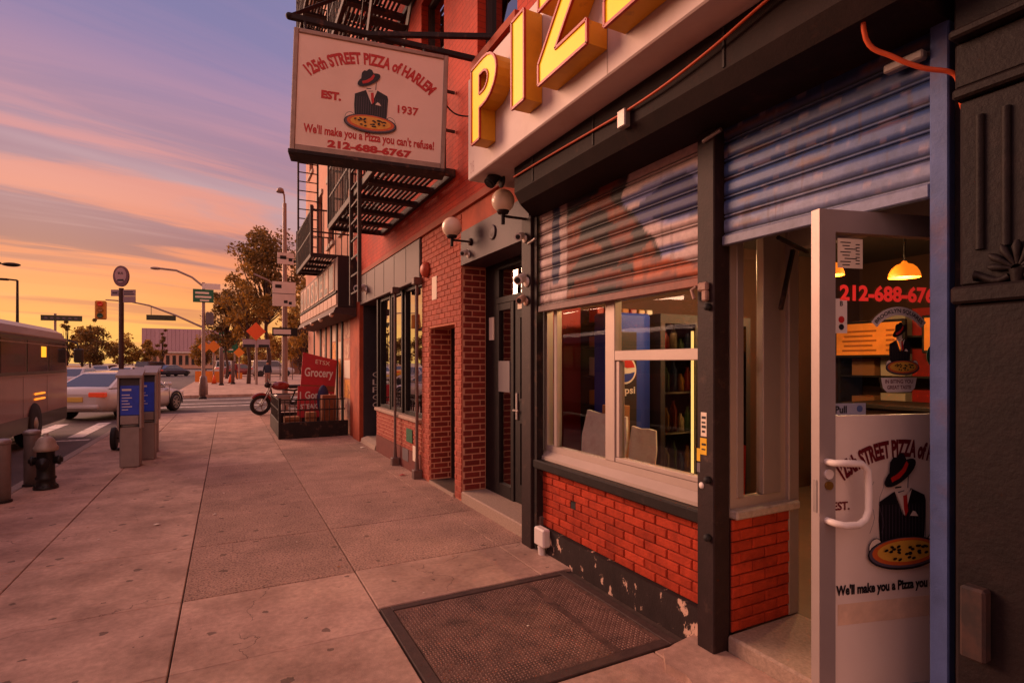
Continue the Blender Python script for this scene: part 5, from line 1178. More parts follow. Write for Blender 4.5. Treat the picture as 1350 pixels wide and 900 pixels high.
m = MB(); m.sphere((-.1,0,.88), .2, 14, 10, 0, (1.4,.75,.7)); m.build('tank', M('red_tank',(128,22,22),.25,.04,5,coat=.6), mo)
m = MB(); m.bbox((.12,-.13,.80),(.78,.13,.90),.04); m.build('seat', m_rubber, mo)
m = MB(); m.tube([(-.36,-.38,1.06),(-.40,-.12,1.02),(-.40,.12,1.02),(-.36,.38,1.06)], .014, 8); m.sphere((-.5,0,.92), .09, 12, 8); m.build('handlebar', m_darksteel, mo)
m = MB(); pts = [(-.68+.33*math.cos(R(a)),0,.31+.33*math.sin(R(a))) for a in range(20,150,15)]; m.tube(pts, .05, 6); pts = [(.68+.33*math.cos(R(a)),0,.31+.33*math.sin(R(a))) for a in range(10,140,15)]; m.tube(pts, .06, 6); m.build('mudguard', M('red_tank',(176,28,26)), mo)
m = MB(); m.tube([(.1,.12,.3),(.2,.32,.02)], .012, 6); m.build('side_stand', m_darksteel, mo)
mo.location = (1.55,18.6,-.0); mo.rotation_euler = (R(5),0,R(14))

# ------------------------------------------------------------------ poles and traffic signs
m_pole = M('lamp_pole', (150,124,114), .5, .1, 6, metal=.3); m_sigy = M('signal_yellow', (196,120,30), .5, .1, 8)
lp1 = thing('lamp_post', 'tall pale lamp post with white panels at the corner beyond the deli', 'lamp post', (1.9,22.5,-.13))
px_, py_ = 1.9, 20.9
lp1.location = (1.78,20.02,0); WL[lp1.name] = Vector((1.78,20.02,0)); px_, py_ = 1.72, 20.0
MB().tube([(px_,py_,0),(px_,py_,.5),(px_,py_,7.0)], [.13,.10,.06], 12).build('pole', m_pole, lp1); m = MB(); m.tube([(px_,py_,6.9),(px_-.02,py_,7.3),(px_-.12,py_-.05,7.42)], .03, 8); m.lathe([(.05,7.36),(.13,7.34),(.10,7.46),(.03,7.5)], (px_-.14,py_-.05,0), 12); m.build('lantern', m_pole, lp1)
for (z0,z1,w_,dx_) in ((4.92,5.30,.52,.02),(3.50,4.32,.72,-.03)):
    m = MB(); m.prism([(-w_/2,z0),(w_/2,z0),(w_/2,z1),(-w_/2,z1)], (px_+dx_,py_-.12,0), (1,0,0), UP, (0,-1,0), 0, .03); s_ = m.build('panel', m_white, lp1)
    for bar in [(.08,z1-.22,.2,.12),(.35,z0+.1,.12,.1),(.5,z0+.06,.1,.1),(.0,(z0+z1)/2,w_,.02)]: print_lines(s_, (px_+dx_-w_/2,py_-.15,0), (1,0,0), [bar], m_black, .001)
m = MB(); m.prism([(-.4,2.5),(.4,2.5),(.4,2.78),(-.4,2.78)], (px_,py_-.12,0), (1,0,0), UP, (0,-1,0), 0, .02); m.build('panel', m_black, lp1); m = MB(); m.prism([(-.34,2.56),(.2,2.56),(.2,2.72),(-.34,2.72)], (px_-.02,py_-.141,0), (1,0,0), UP, (0,-1,0), 0, .003); m.build('arrow', m_white, lp1)
m = MB(); m.tube([(px_,py_,3.9),(px_-.5,py_,4.35),(px_-.95,py_+.1,4.55)], .03, 8); m.build('arm', m_pole, lp1)
# signal mast at the far kerb
sm_ = thing('signal_mast', 'curved signal mast with street sign and hanging traffic light across the side street', 'signal mast', (-1.06,31.3,0))
bx, by = -1.07, 31.3
MB().tube([(bx,by,0),(bx,by,.9),(bx,by,5.6)], [.12,.09,.07], 12).build('pole', m_pole, sm_); MB().lathe([(.2,0),(.2,.5),(.15,.9),(.09,.95)], (bx,by,0), 14).build('base', m_pole, sm_)
m = MB(); m.tube([(bx,by,5.4),(bx-.5,by+.2,5.85),(bx-1.2,by+.6,6.2),(bx-1.95,by+1.0,6.3)], .05, 8); m.build('lamp_arm', m_pole, sm_); m = MB(); m.sphere((bx-2.1,by+1.05,6.3), .12, 12, 8, 0, (2.2,1,.6)); m.build('lamp_head', m_pole, sm_)
m = MB(); m.tube([(bx,by,3.35),(bx-1.2,by+.6,3.95),(bx-2.4,by+1.2,4.45),(bx-3.3,by+1.6,4.65),(bx-4.3,by+2.1,4.72)], [.05,.045,.04,.035,.03], 8); m.build('signal_arm', m_pole, sm_)
m = MB(); m.bbox((bx-4.72,by+1.95,3.75),(bx-4.28,by+2.3,4.66),.04); sg = m.build('traffic_light', m_sigy, sm_)
for k, (c_, e_) in enumerate((((210,60,30),.0),((150,90,30),.0),((40,70,50),.0))):
    m = MB(); m.lathe([(.12,0),(.12,-.1),(.10,-.1),(.001,-.05)], (bx-4.5,by+1.95,4.5-.29*k), 14, axis='Y'); m.build('lens', M('lens_%d' % k, c_, .3), sg)
m = MB(); m.box((bx-2.5,by+1.05,3.72),(bx-1.25,by+1.1,3.98)); m.tube([(bx-2.3,by+1.08,3.98),(bx-2.3,by+1.08,4.4)], .015, 6); m.build('street_sign', M('dark_green_sign',(60,62,44),.5), sm_)
m = MB(); m.box((bx-.45,by-.1,4.6),(bx+.45,by-.06,5.25)); m.build('green_sign', m_green, sm_); print_lines(sm_, (bx-.45,by-.1,4.6), (1,0,0), [(.1,.42,.6,.1),(.1,.22,.7,.1),(.3,.06,.4,.08)], m_paper, .003)
m = MB(); m.box((bx-.05,by-.1,5.27),(bx+.75,by-.06,5.55)); m.build('white_sign', m_white, sm_)
m = MB(); m.bbox((bx+.1,by-.15,3.5),(bx+.45,by+.2,4.1),.03); m.build('signal_box', m_grey, sm_)
# overhead signs on the far avenue (gantry) beyond the mast
gn = thing('hanging_lane_sign', 'dark lane control sign on a thin pole left of the signal mast', 'sign', (-7.4,38,0))
MB().tube([(-8.4,38.2,-.13),(-8.4,38.2,4.3)], .06, 8).build('pole', m_pole, gn); MB().box((-9.0,38.1,3.9),(-7.2,38.15,4.2)).build('panel', M('dark_green_sign',(60,62,44),.5), gn); print_lines(gn, (-9.0,38.1,3.9), (1,0,0), [(.15+.26*k,.1,.14,.1) for k in range(6)], m_grey, .003)
# orange diamond sign with barricade
dm = thing('roadwork_sign', 'orange diamond roadwork sign on a post above a striped panel', 'sign', (1.9,43.8,0))
MB().tube([(1.86,43.8,0),(1.86,43.8,3.4)], .09, 8).build('post', m_pole, dm); m = MB(); m.prism([(0,-.66),(.66,0),(0,.66),(-.66,0)], (1.83,43.7,3.87), (1,0,0), UP, (0,-1,0), 0, .04); m.build('diamond', M('road_orange',(226,88,34),.5,.05,4), dm)
m = MB(); m.box((.95,43.72,2.72),(2.75,43.77,3.3)); m.build('panel', M('plate_grey',(160,134,138)), dm); m = MB(); m.prism([(.0,.0),(.75,.0),(.75,.2),(.0,.2)], (1.0,43.715,2.72), (1,0,0), UP, (0,-1,0), 0, .01); m.prism([(1.0,.0),(1.7,.0),(1.7,.2),(1.0,.2)], (1.0,43.715,2.72), (1,0,0), UP, (0,-1,0), 0, .01); m.build('dark_band', m_black, dm)
gs = thing('green_road_sign', 'large green road sign board on two posts beyond the crossing', 'sign', (.1,67.5,0))
for x in (-.4,.7): MB().tube([(x,67.6,0),(x,67.6,4.9)], .08, 8).build('post', m_pole, gs)
MB().box((-.85,67.45,2.7),(1.05,67.5,4.95)).build('board', m_green, gs); print_lines(gs, (-.85,67.45,2.7), (1,0,0), [(.2,1.85-.32*k,(1.3,1.0,1.2)[k % 3],.14) for k in range(6)], m_paper, .004)
for i, (x, y, h_, lab) in enumerate(((-1.7,52,2.9,'round orange construction sign near the signal mast base'),(-1.0,50,2.9,'small orange construction sign beside the round orange one'),(1.0,60,2.6,'orange construction sign far behind the diamond sign'))):
    t = thing('construction_sign', lab, 'sign', (x,y,0), 'orange construction signs on the plaza'); MB().tube([(x,y,0),(x,y,h_)], .06, 8).build('post', m_pole, t)
    m = MB(); m.prism([(0,-.5),(.5,0),(0,.5),(-.5,0)], (x,y-.08,h_), (1,0,0), UP, (0,-1,0), 0, .04); m.build('diamond', M('road_orange_light',(226,128,40),.5,.05,4), t)
    m = MB(); m.box((x-.7,y+.5,0),(x+.7,y+.56,.9)) if i < 2 else m.box((x-.3,y+.5,0),(x+.3,y+.56,.6)); m.build('barrier', M('road_orange_light',(226,128,40)), t)
for i, (x, y, h_, lab) in enumerate(((-13.6,52,7.6,'plain street lamp above the bus roof'),)):
    t = thing('street_lamp', lab, 'street lamp', (x,y,0), 'street lamps on the avenue'); MB().tube([(x,y,-.1),(x,y,h_)], [.12,.07], 10).build('pole', m_darksteel, t); m = MB(); m.tube([(x,y,h_),(x-.7,y,h_+.05)], .06, 8); m.bbox((x-1.1,y-.15,h_-.05),(x-.5,y+.15,h_+.1),.03); m.build('lamp_head', m_darksteel, t)
t = thing('street_lamp', 'curved arm street lamp reaching in over the bus', 'street lamp', (-13,33,0), 'street lamps on the avenue')
MB().tube([(-13.2,33,-.1),(-13.2,33,5.4)], [.12,.08], 10).build('pole', m_darksteel, t); m = MB(); m.tube([(-13.2,33,5.4),(-12.5,33,5.95),(-11,33,6.15),(-9.2,33,6.15)], .05, 8); m.build('arm', m_darksteel, t); m = MB(); m.sphere((-8.85,33,6.12), .16, 12, 8, 0, (2.2,1,.6)); m.build('lamp_head', m_darksteel, t)
# bollards and little posts on the crossing islands
for i, (x, y, lab) in enumerate(((-1.05,29.9,'short post at the foot of the signal mast'),(-.4,44,'thick brown post behind the signal mast'),(.35,46,'slim leaning post on the plaza'))):
    t = thing('short_post', lab, 'post', (x,y,-.13 if y < 31 else 0)); z0 = -.13 if y < 31 else 0; MB().lathe([(.12,z0),(.12,z0+(1.0,2.6,1.7)[i]),(.08,z0+(1.1,2.7,1.75)[i])], (x,y,0), 12).build('shaft', m_iron, t); MB().lathe([(.17,z0),(.17,z0+.1),(.13,z0+.12)], (x,y,0), 12).build('foot', m_darksteel, t)
# low fence on the far plaza
fn_ = thing('wire_fence', 'dark wire fence on the far side of the plaza', 'fence', (4,56,0))
for k in range(8): MB().tube([(2.2+k*1.1,56,0),(2.2+k*1.1,56,2.6)], .04, 6).build('post', m_iron, fn_)
m = MB()
for k in range(16): m.box((2.2,55.99,.2+k*.15),(9.9,56.01,.215+k*.15))
m.build('wire_mesh', m_iron, fn_, kind='stuff')

# ------------------------------------------------------------------ people
def person(x, y, h_, lab, cloth, trous, skin, face=0.0, stride=.18):
    s = h_/1.75
    V = [(0,0,.95),(0,0,1.15),(0,0,1.38),(0,0,1.50),(0,-.01,1.62),(0,-.01,1.70), (.19,0,1.42),(.25,.02,1.15),(.26,-.06,.90),(-.19,0,1.42),(-.25,-.02,1.15),(-.26,.06,.92),
         (.10,0,.90),(.11,stride*.6,.50),(.11,stride,.10),(.11,stride-.14,.03),(-.10,0,.90),(-.11,-stride*.4,.50),(-.11,-stride,.10),(-.11,-stride-.14,.03)]
    E_ = [(0,1),(1,2),(2,3),(3,4),(4,5),(2,6),(6,7),(7,8),(2,9),(9,10),(10,11),(0,12),(12,13),(13,14),(14,15),(0,16),(16,17),(17,18),(18,19)]
    rad = [.15,.15,.17,.06,.095,.07,.075,.055,.04,.075,.055,.04,.095,.065,.045,.045,.095,.065,.045,.045]
    me = bpy.data.meshes.new('person'); me.from_pydata([(a*s,b*s,c*s) for a,b,c in V], E_, []); o = bpy.data.objects.new('person', me); col.objects.link(o)
    sk = o.modifiers.new('skin','SKIN'); sk.use_smooth_shade = True
    for i, r_ in enumerate(rad): me.skin_vertices[0].data[i].radius = (r_*s*(1.25 if i in (0,1,2) else 1), r_*s)
    me.skin_vertices[0].data[0].use_root = True
    o.modifiers.new('sub','SUBSURF').render_levels = 2
    m = bpy.data.materials.new('clothing'); m.use_nodes = True; t_ = m.node_tree; b = t_.nodes['Principled BSDF']; tcn = t_.nodes.new('ShaderNodeTexCoord'); sp = t_.nodes.new('ShaderNodeSeparateXYZ'); t_.links.new(tcn.outputs['Object'], sp.inputs[0])
    rp = t_.nodes.new('ShaderNodeValToRGB'); rp.color_ramp.interpolation = 'CONSTANT'; el = rp.color_ramp.elements; el[0].color = lin((30,26,28)); el[1].position = .04; el[1].color = lin(trous)
    e_ = el.new(.53); e_.color = lin(cloth); e_ = el.new(.86); e_.color = lin(skin)
    dv = t_.nodes.new('ShaderNodeMath'); dv.operation = 'DIVIDE'; dv.inputs[1].default_value = h_; t_.links.new(sp.outputs[2], dv.inputs[0]); t_.links.new(dv.outputs[0], rp.inputs[0]); t_.links.new(rp.outputs[0], b.inputs['Base Color']); b.inputs['Roughness'].default_value = .85
    me.materials.append(m); o.location = (x,y,0); o.rotation_euler.z = face; WL[o.name] = Vector((x,y,0))
    tag(o, lab, 'person')
    hm_ = MB(); hm_.sphere((0,.02*s,1.70*s), .10*s, 12, 8, 0, (.9,1.05,1.0)); hr = hm_.build('hair', m_rubber, None); hr.parent = o
    return o
person(2.45, 41.5, 1.7, 'pedestrian in dark jacket and pale trousers walking on the plaza', (40,42,58), (150,110,96), (170,120,96), .1)
# ------------------------------------------------------------------ vehicles
m_tyre = M('tyre', (34,30,30), .8, .15, 12); m_rim = M('alloy_rim', (150,140,136), .35, .1, 8, metal=.6)
m_vglass = M('vehicle_glass', (46,42,46), .08, .05, 4, spec=.8, coat=.5)
m_tail = M('tail_lamp', (196,60,30), .25, .05, 6, emit=.25); m_head = M('head_lamp', (236,226,210), .15, .04, 6); m_amber = M('amber_lamp', (240,130,30), .3, .05, 6, emit=1.2)
m_plate = M('number_plate', (226,190,90), .5, .05, 8); m_chrome = M('chrome_trim', (190,180,176), .2, .05, 6, metal=.9)
def car(label, paint, loc, rz, kind='sedan', group=None, small=False):
    t = thing('car' if kind == 'sedan' else 'van', label, 'car' if kind == 'sedan' else 'van', (0,0,0), group)
    if kind == 'sedan':
        st = [(-2.32,.62,.46,.80),(-2.27,.80,.34,.93),(-2.05,.88,.26,1.0),(-1.5,.905,.22,1.0),(-.8,.91,.2,.96),(.1,.91,.2,.94),(.95,.905,.2,.92),(1.5,.89,.22,.84),(1.95,.85,.25,.74),(2.2,.76,.32,.66),(2.3,.55,.42,.58)]
        gb, gt, zr, wb_, wt = (-1.98,1.12), (-1.0,.22), 1.43, .82, .60; zb0, zb1 = 1.0, .92; wx = (-1.38,1.42); wr = .325
    else:
        st = [(-2.4,.75,.46,1.0),(-2.36,.9,.34,1.1),(-2.1,.95,.28,1.15),(-1.4,.96,.25,1.15),(0,.96,.25,1.13),(1.1,.95,.25,1.1),(1.8,.93,.28,1.05),(2.2,.88,.32,.98),(2.38,.72,.42,.85)]
        gb, gt, zr, wb_, wt = (-2.3,1.35), (-2.1,.55), 1.85, .9, .76; zb0, zb1 = 1.13, 1.1; wx = (-1.42,1.46); wr = .37
    # lower body loft
    sec = []
    for (x, w_, zb, zt) in st:
        h_ = zt-zb; half = [(0,zb),(w_*.86,zb),(w_*.98,zb+h_*.22),(w_,zb+h_*.5),(w_*.985,zb+h_*.72),(w_*.93,zb+h_*.9),(w_*.72,zt),(0,zt+.012)]
        sec.append([(x,y,z) for y,z in half]+[(x,-y,z) for y,z in half[-2:0:-1]])
    m = MB(); n = len(sec[0]); V = [p for s in sec for p in s]; F = []
    for i in range(len(sec)-1):
        for k in range(n): F.append((i*n+k, i*n+(k+1) % n, (i+1)*n+(k+1) % n, (i+1)*n+k))
    m.add(V, F, 0, True); m.add(sec[0], [tuple(range(n))]); m.add(sec[-1], [tuple(range(n))[::-1]]); body = m.build('body', paint, t)
    # cabin
    b4 = [(gb[0],-wb_,zb0-.03),(gb[1],-wb_,zb1-.03),(gb[1],wb_,zb1-.03),(gb[0],wb_,zb0-.03)]; t4 = [(gt[0],-wt,zr),(gt[1],-wt,zr),(gt[1],wt,zr),(gt[0],wt,zr)]
    mid = (gt[0]+gt[1])/2
    m = MB(); m.add(b4+t4, [(0,1,5,4),(1,2,6,5),(2,3,7,6),(3,0,4,7)]); m.add(t4+[(mid,-wt*.7,zr+.045),(mid,wt*.7,zr+.045)], [(0,1,4),(1,2,5,4),(2,3,5),(3,0,4,5)], 0, True); m.build('roof', paint, t)
    def quad(a, b, c, d, inset=.06, off=.008, cut=None):
        A, B, C, D = map(Vector, (a,b,c,d)); ctr = (A+B+C+D)/4; nn = (B-A).cross(D-A).normalized()
        pt = lambda s, q: (A*(1-s)+B*s)*(1-q)+(D*(1-s)+C*s)*q+nn*off
        s0, s1 = cut or (inset, 1-inset); return [pt(s0,.08), pt(s1,.08), pt(s1,.88), pt(s0,.88)]
    for nm, q, cuts in (('side_window',(b4[0],b4[1],t4[1],t4[0]),((.1,.5),(.53,.93))),('side_window',(b4[2],b4[3],t4[3],t4[2]),((.07,.47),(.5,.9))),('windscreen',(b4[1],b4[2],t4[2],t4[1]),(None,)),('rear_window',(b4[3],b4[0],t4[0],t4[3]),(None,))):
        for c_ in cuts: m = MB(); m.add(quad(*q, cut=c_), [(0,1,2,3)]); m.build(nm, m_vglass, t)
    for x in wx:
        for s_ in (-1,1):
            yb = .80 if kind == 'sedan' else .85
            m = MB(); m.lathe([(wr*.6,-.11),(wr*.92,-.11),(wr,-.07),(wr,.07),(wr*.92,.11),(wr*.6,.11)], (x,s_*yb,wr), 24, axis='Y'); wh = m.build('wheel', m_tyre, t)
            if small: continue
            m = MB(); m.lathe([(wr*.64,-.02),(wr*.64,.02)], (x,s_*(yb+.06),wr), 20, axis='Y'); m.build('hub', m_kdark, wh)
            m = MB(); 
            for k in range(7):
                a = k*2*math.pi/7; m.beam((x,s_*(yb+.095),wr),(x+wr*.62*math.cos(a),s_*(yb+.10),wr+wr*.62*math.sin(a)),.045,.03,0,(0,1,0))
            m.tube([(x+wr*.64*math.cos(2*math.pi*k/20),s_*(yb+.10),wr+wr*.64*math.sin(2*math.pi*k/20)) for k in range(21)], .018, 6, caps=False); m.build('rim', m_rim, wh)
            m = MB(); pts = [(x+(wr+.05)*math.cos(R(a)),s_*(st[3][1]+.004),wr+(wr+.05)*math.sin(R(a))) for a in range(-8,190,12)]; m.tube(pts, .03, 6); m.build('wheel_arch', m_tyre, t)
    zl = .80 if kind == 'sedan' else .95
    for s_ in (-1,1):
        MB().bbox((st[0][0]-.02,s_*.40,zl-.09),(st[1][0]+.12,s_*(st[2][1]-.03),zl+.06),.03).build('tail_lamp', m_tail, t); MB().bbox((st[-2][0]-.16,s_*.45,zl-.2),(st[-1][0]-.03,s_*.74,zl-.1),.03).build('head_lamp', m_head, t)
        if not small: MB().bbox((.75,s_*(wb_+.02),zb1),(.95,s_*(wb_+.2),zb1+.13),.03).build('mirror', paint, t)
    MB().bbox((st[0][0]-.035,-.26,zl-.22 if kind == 'sedan' else zl-.4),(st[0][0]+.02,.26,zl-.08 if kind == 'sedan' else zl-.26),.008).build('number_plate', m_plate, t)
    if not small:
        MB().bbox((st[0][0]-.03,-.7,.36),(st[0][0]+.2,.7,.50),.04).build('bumper', paint, t); m = MB()
        for s_ in (-1,1):
            for x in (-.05,.95): m.box((x-.16,s_*(st[4][1]+.002),.78),(x,s_*(st[4][1]+.02),.81))
        m.build('door_handle', m_chrome, t)
        m = MB()
        for s_ in (-1,1):
            for x in (.98,-.02,-1.05): m.box((x,s_*(st[4][1]-.01),.34),(x+.008,s_*(st[4][1]+.003),.90))
        m.build('door_gap', m_kdark, t)
    t.location = loc; t.rotation_euler.z = rz; return t
P_white = M('white_car_paint', (206,196,188), .25, .03, 4, coat=.7, spec=.5)
P_yellow = M('taxi_paint', (226,160,40), .3, .03, 4, coat=.6); P_dark = M('dark_car_paint', (58,50,62), .3, .03, 4, coat=.6); P_red = M('red_car_paint', (150,60,50), .3, .03, 4, coat=.6); P_sil = M('silver_car_paint', (176,166,164), .3, .03, 4, coat=.6)
car('white sedan turning across the zebra crossing behind the pay phones', P_white, (-3.05,22.2,-.13), R(66))
car('yellow taxi waiting on the far side of the avenue', P_yellow, (-11.6,58,-.13), R(98), group='traffic further down the avenue', small=True)
car('pale sedan driving ahead of the yellow taxi', P_sil, (-12.2,74,-.13), R(92), group='traffic further down the avenue', small=True)
car('reddish sedan farthest along the avenue beside the trees', P_red, (-13.6,88,-.13), R(94), group='traffic further down the avenue', small=True)
car('silver sedan right behind the white sedan in the next lane', P_sil, (-7.4,38.5,-.13), R(80), small=True, group='traffic further down the avenue')
car('second white sedan stopped beyond the silver sedan', P_white, (-6.3,47,-.13), R(80), small=True, group='traffic further down the avenue')
car('dark van with pale roof parked before the far warehouse', P_dark, (-8.2,82,-.13), R(60), 'van', 'traffic further down the avenue', True)
car('dark sedan parked beside the dark van', P_dark, (-6.3,82,-.13), R(50), 'sedan', 'traffic further down the avenue', True)
car('white van parked under the green road sign', P_white, (-.6,76,-.0), R(95), 'van', 'traffic further down the avenue', True)

# bus in the near lane
bu = thing('bus', 'dark city bus passing in the lane beside the bollards', 'bus', (-4.8,9.5,-.13))
m_bus = M('bus_paint', (146,108,104), .35, .08, 2, coat=.4); m_busd = M('bus_dark', (40,28,28), .4, .1, 3, coat=.3); m_bust = M('bus_trim', (150,120,112), .4, .08, 4, metal=.3)
BX, BYa, BYb = -3.55, 3.4, 17.2
prf = [(-1.2,.22),(1.2,.22),(1.22,.5),(1.22,1.35),(1.2,2.1),(1.12,2.32),(.9,2.44),(-.9,2.44),(-1.12,2.32),(-1.2,2.1),(-1.22,1.35),(-1.22,.5)]
m = MB(); m.prism(prf, (BX-1.22,BYa,0), (1,0,0), UP, (0,1,0), 0, BYb-BYa); m.build('body', m_bus, bu)
m = MB(); m.box((BX+.002,BYa+.2,1.36),(BX+.012,BYb-.15,2.12)); wb = m.build('window_band', m_busd, bu)
for k in range(9):
    y = BYa+.35+k*1.48; 
    m = MB(); m.bbox((BX+.0125,y,1.42),(BX+.02,y+1.36,2.06),.004); m.build('pane', m_vglass, wb)
for z in (1.335,2.14,1.98): m = MB(); m.box((BX+.004 if z < 2 else BX-.02,BYa+.1,z),(BX+.024,BYb-.06,z+.022)); m.build('trim_line', m_bust, bu)
m = MB(); m.box((BX+.002,BYa+.1,.24),(BX+.014,BYb-.08,.52)); m.build('skirt', m_busd, bu)
for k in range(8): MB().box((BX+.001,BYa+.9+k*1.6,.53),(BX+.003,BYa+.908+k*1.6,1.33)).build('panel_seam', m_busd, bu)
m = MB(); m.box((BX-.25,BYa+.3,2.10),(BX-.0,BYb-.2,2.12)); m.build('gutter', m_bust, bu)
for z in (.95,1.06): MB().bbox((BX+.004,BYb-2.6,z-.13),(BX+.02,BYb-1.9,z-.09),.006).build('marker_lamp', m_amber, bu)
MB().bbox((BX+.013,BYb-2.2,1.72),(BX+.026,BYb-1.86,1.95),.004).build('route_light', M('route_sign',(250,170,40),.4,.05,5,emit=1.0), bu)
for y in (BYa+2.2,BYb-2.6):
    for xx in (BX-.1,BX-2.34):
        m = MB(); m.lathe([(.25,-.13),(.42,-.13),(.46,-.08),(.46,.08),(.42,.13),(.25,.13)], (xx,y,.33), 24, axis='X'); wh = m.build('wheel', m_tyre, bu); m = MB(); m.lathe([(.05,.16),(.24,.10),(.25,-.1),(.05,-.1)], (xx,y,.33), 20, axis='X'); m.build('rim', m_rim, wh)
m = MB(); m.box((BX-2.3,BYb+.001,1.25),(BX-.14,BYb+.012,2.1)); m.build('windscreen', m_vglass, bu)
for s_ in (-1,1): MB().bbox((BX-1.22+s_*1.0-.12,BYb+.001,.62),(BX-1.22+s_*1.0+.12,BYb+.03,.78),.01).build('head_lamp', m_head, bu)
m = MB(); m.tube([(BX-.1,BYb,2.2),(BX+.15,BYb+.25,2.1),(BX+.18,BYb+.28,1.95)], .02, 6); m.bbox((BX+.08,BYb+.22,1.6),(BX+.28,BYb+.32,1.96),.03); m.build('mirror', m_busd, bu)
# tyre of a parked scooter showing behind the pay phones
sc_ = thing('hand_truck', 'black wheeled hand truck standing behind the pay phones', 'hand truck', (-1.75,12.6,0))
m = MB(); m.lathe([(.14,-.04),(.20,-.04),(.21,0),(.20,.04),(.14,.04)], (-1.85,12.3,.21), 18, axis='X'); m.build('wheel', m_tyre, sc_); m = MB(); m.lathe([(.14,-.04),(.20,-.04),(.21,0),(.20,.04),(.14,.04)], (-1.45,12.3,.21), 18, axis='X'); m.build('wheel', m_tyre, sc_)
m = MB(); m.tube([(-1.85,12.3,.21),(-1.45,12.3,.21)], .015, 6); m.tube([(-1.75,12.3,.2),(-1.75,12.5,1.1),(-1.55,12.5,1.1),(-1.55,12.3,.2)], .018, 6); m.box((-1.8,12.1,.02),(-1.5,12.32,.035)); m.build('frame', m_darksteel, sc_)

# ------------------------------------------------------------------ trees
def leafmat(name, c, c2):
    m = bpy.data.materials.new(name); m.use_nodes = True; t = m.node_tree; L = t.links.new; b = t.nodes['Principled BSDF']
    g = t.nodes.new('ShaderNodeNewGeometry'); r = t.nodes.new('ShaderNodeValToRGB'); r.color_ramp.elements[0].color = lin(c); r.color_ramp.elements[1].color = lin(c2); L(g.outputs['Random Per Island'], r.inputs[0]); L(r.outputs[0], b.inputs['Base Color']); b.inputs['Roughness'].default_value = .7
    tr = t.nodes.new('ShaderNodeBsdfTranslucent'); L(r.outputs[0], tr.inputs[0]); mx = t.nodes.new('ShaderNodeMixShader'); mx.inputs[0].default_value = .4; L(b.outputs[0], mx.inputs[1]); L(tr.outputs[0], mx.inputs[2]); L(mx.outputs[0], t.nodes['Material Output'].inputs[0]); return m
lm_a = leafmat('leaf_olive', (104,84,36), (176,126,50)); lm_b = leafmat('leaf_dark', (76,62,32), (146,104,46)); lm_c = leafmat('leaf_gold', (120,90,34), (200,140,54))  # leaf colours lightened to imitate warm haze; the air has none
m_bark = M('bark', (78,54,44), .9, .25, 6, .4, 20)
def tree(x, y, h_, r_, th, lab, lmat, n=2600, leaf=.28, seed=1, group=None, clumps=26, zs=.9, z0=0.0, thr=.16):
    rg = np.random.default_rng(seed); t = thing('tree', lab, 'tree', (x,y,z0), group)
    tr = MB(); tr.tube([(x,y,z0-.1),(x+.05*r_,y,z0+th*.5),(x-.04*r_,y,z0+th),(x,y,z0+h_*.8)], [thr,thr*.75,thr*.6,thr*.15], 8)
    cen = []
    cz = z0+th+(h_-th)*.5; rz_ = (h_-th)*.5
    for k in range(clumps):
        while True:
            p = rg.uniform(-1,1,3)
            if .12 < (p**2).sum() < 1: break
        c = np.array([x+p[0]*r_*.85, y+p[1]*r_*.85, cz+p[2]*rz_*.88]); cen.append(c)
        b0 = np.array([x,y,z0+th+(c[2]-z0-th)*.35*rg.uniform(.3,1)]); md = (b0+c)/2+rg.normal(0,.08*r_,3)
        tr.tube([tuple(b0),tuple(md),tuple(c)], [thr*.35,thr*.2,thr*.06], 5, caps=False)
    tr.build('trunk', m_bark, t)
    per = n//clumps; V = []; 
    for c in cen:
        cr = r_*rg.uniform(.22,.42); d = rg.normal(0,1,(per,3)); d /= np.linalg.norm(d,axis=1)[:,None]; q = c+d*(cr*rg.uniform(0,1,(per,1))**.45)*np.array([1,1,zs])
        a = rg.normal(0,1,(per,3)); a /= np.linalg.norm(a,axis=1)[:,None]; b = np.cross(a, rg.normal(0,1,(per,3))); b /= np.linalg.norm(b,axis=1)[:,None]; s = leaf*rg.uniform(.5,1.2,(per,1))
        V.append(np.stack([q-a*s*.5, q+b*s*.28, q+a*s*.5, q-b*s*.28],1).reshape(-1,3))
    V = np.concatenate(V); m = MB(); m.v = [tuple(p) for p in V]; nf = len(V)//4; m.f = [(4*i,4*i+1,4*i+2,4*i+3) for i in range(nf)]; m.mi = [0]*nf; m.sm = [False]*nf
    m.build('crown', lmat, t); return t
tree(2.9, 49, 13.4, 3.0, 4.2, 'tall sparse tree rising behind the corner lamp post', lm_b, 5200, .34, 3, clumps=44, thr=.22)
tree(1.4, 46, 9.2, 2.0, 3.2, 'smaller golden leaved tree beside the tall sparse tree', lm_a, 2600, .30, 5, clumps=22)
tree(-.1, 62, 9.2, 2.3, 2.6, 'dense dark tree behind the green road sign', lm_b, 5200, .34, 8, clumps=34)
tree(4.3, 36, 6.2, 1.9, 1.2, 'bushy yellow green tree between lamp post and deli sign', lm_a, 3600, .24, 9, clumps=30)
tree(6.2, 40, 8.5, 2.2, 2.0, 'green tree close behind the deli canopy corner', lm_a, 3000, .3, 12, clumps=24)
for i, (x,y,h_,r_,lb) in enumerate(((2.4,88,6.5,2.6,'hazy tree behind the diamond sign'),(5.6,84,6.0,2.6,'hazy tree behind the walking person'),(-3.2,100,6.0,2.4,'hazy tree between mast and warehouse'),(8.8,80,7,2.8,'hazy tree behind the wire fence'),(.2,104,5.4,2.6,'low hazy tree far behind the green road sign'))): tree(x, y, h_, r_, .8, lb, lm_c if i % 2 else lm_a, 2600, .4, 80+i, 'trees behind the plaza', 22)
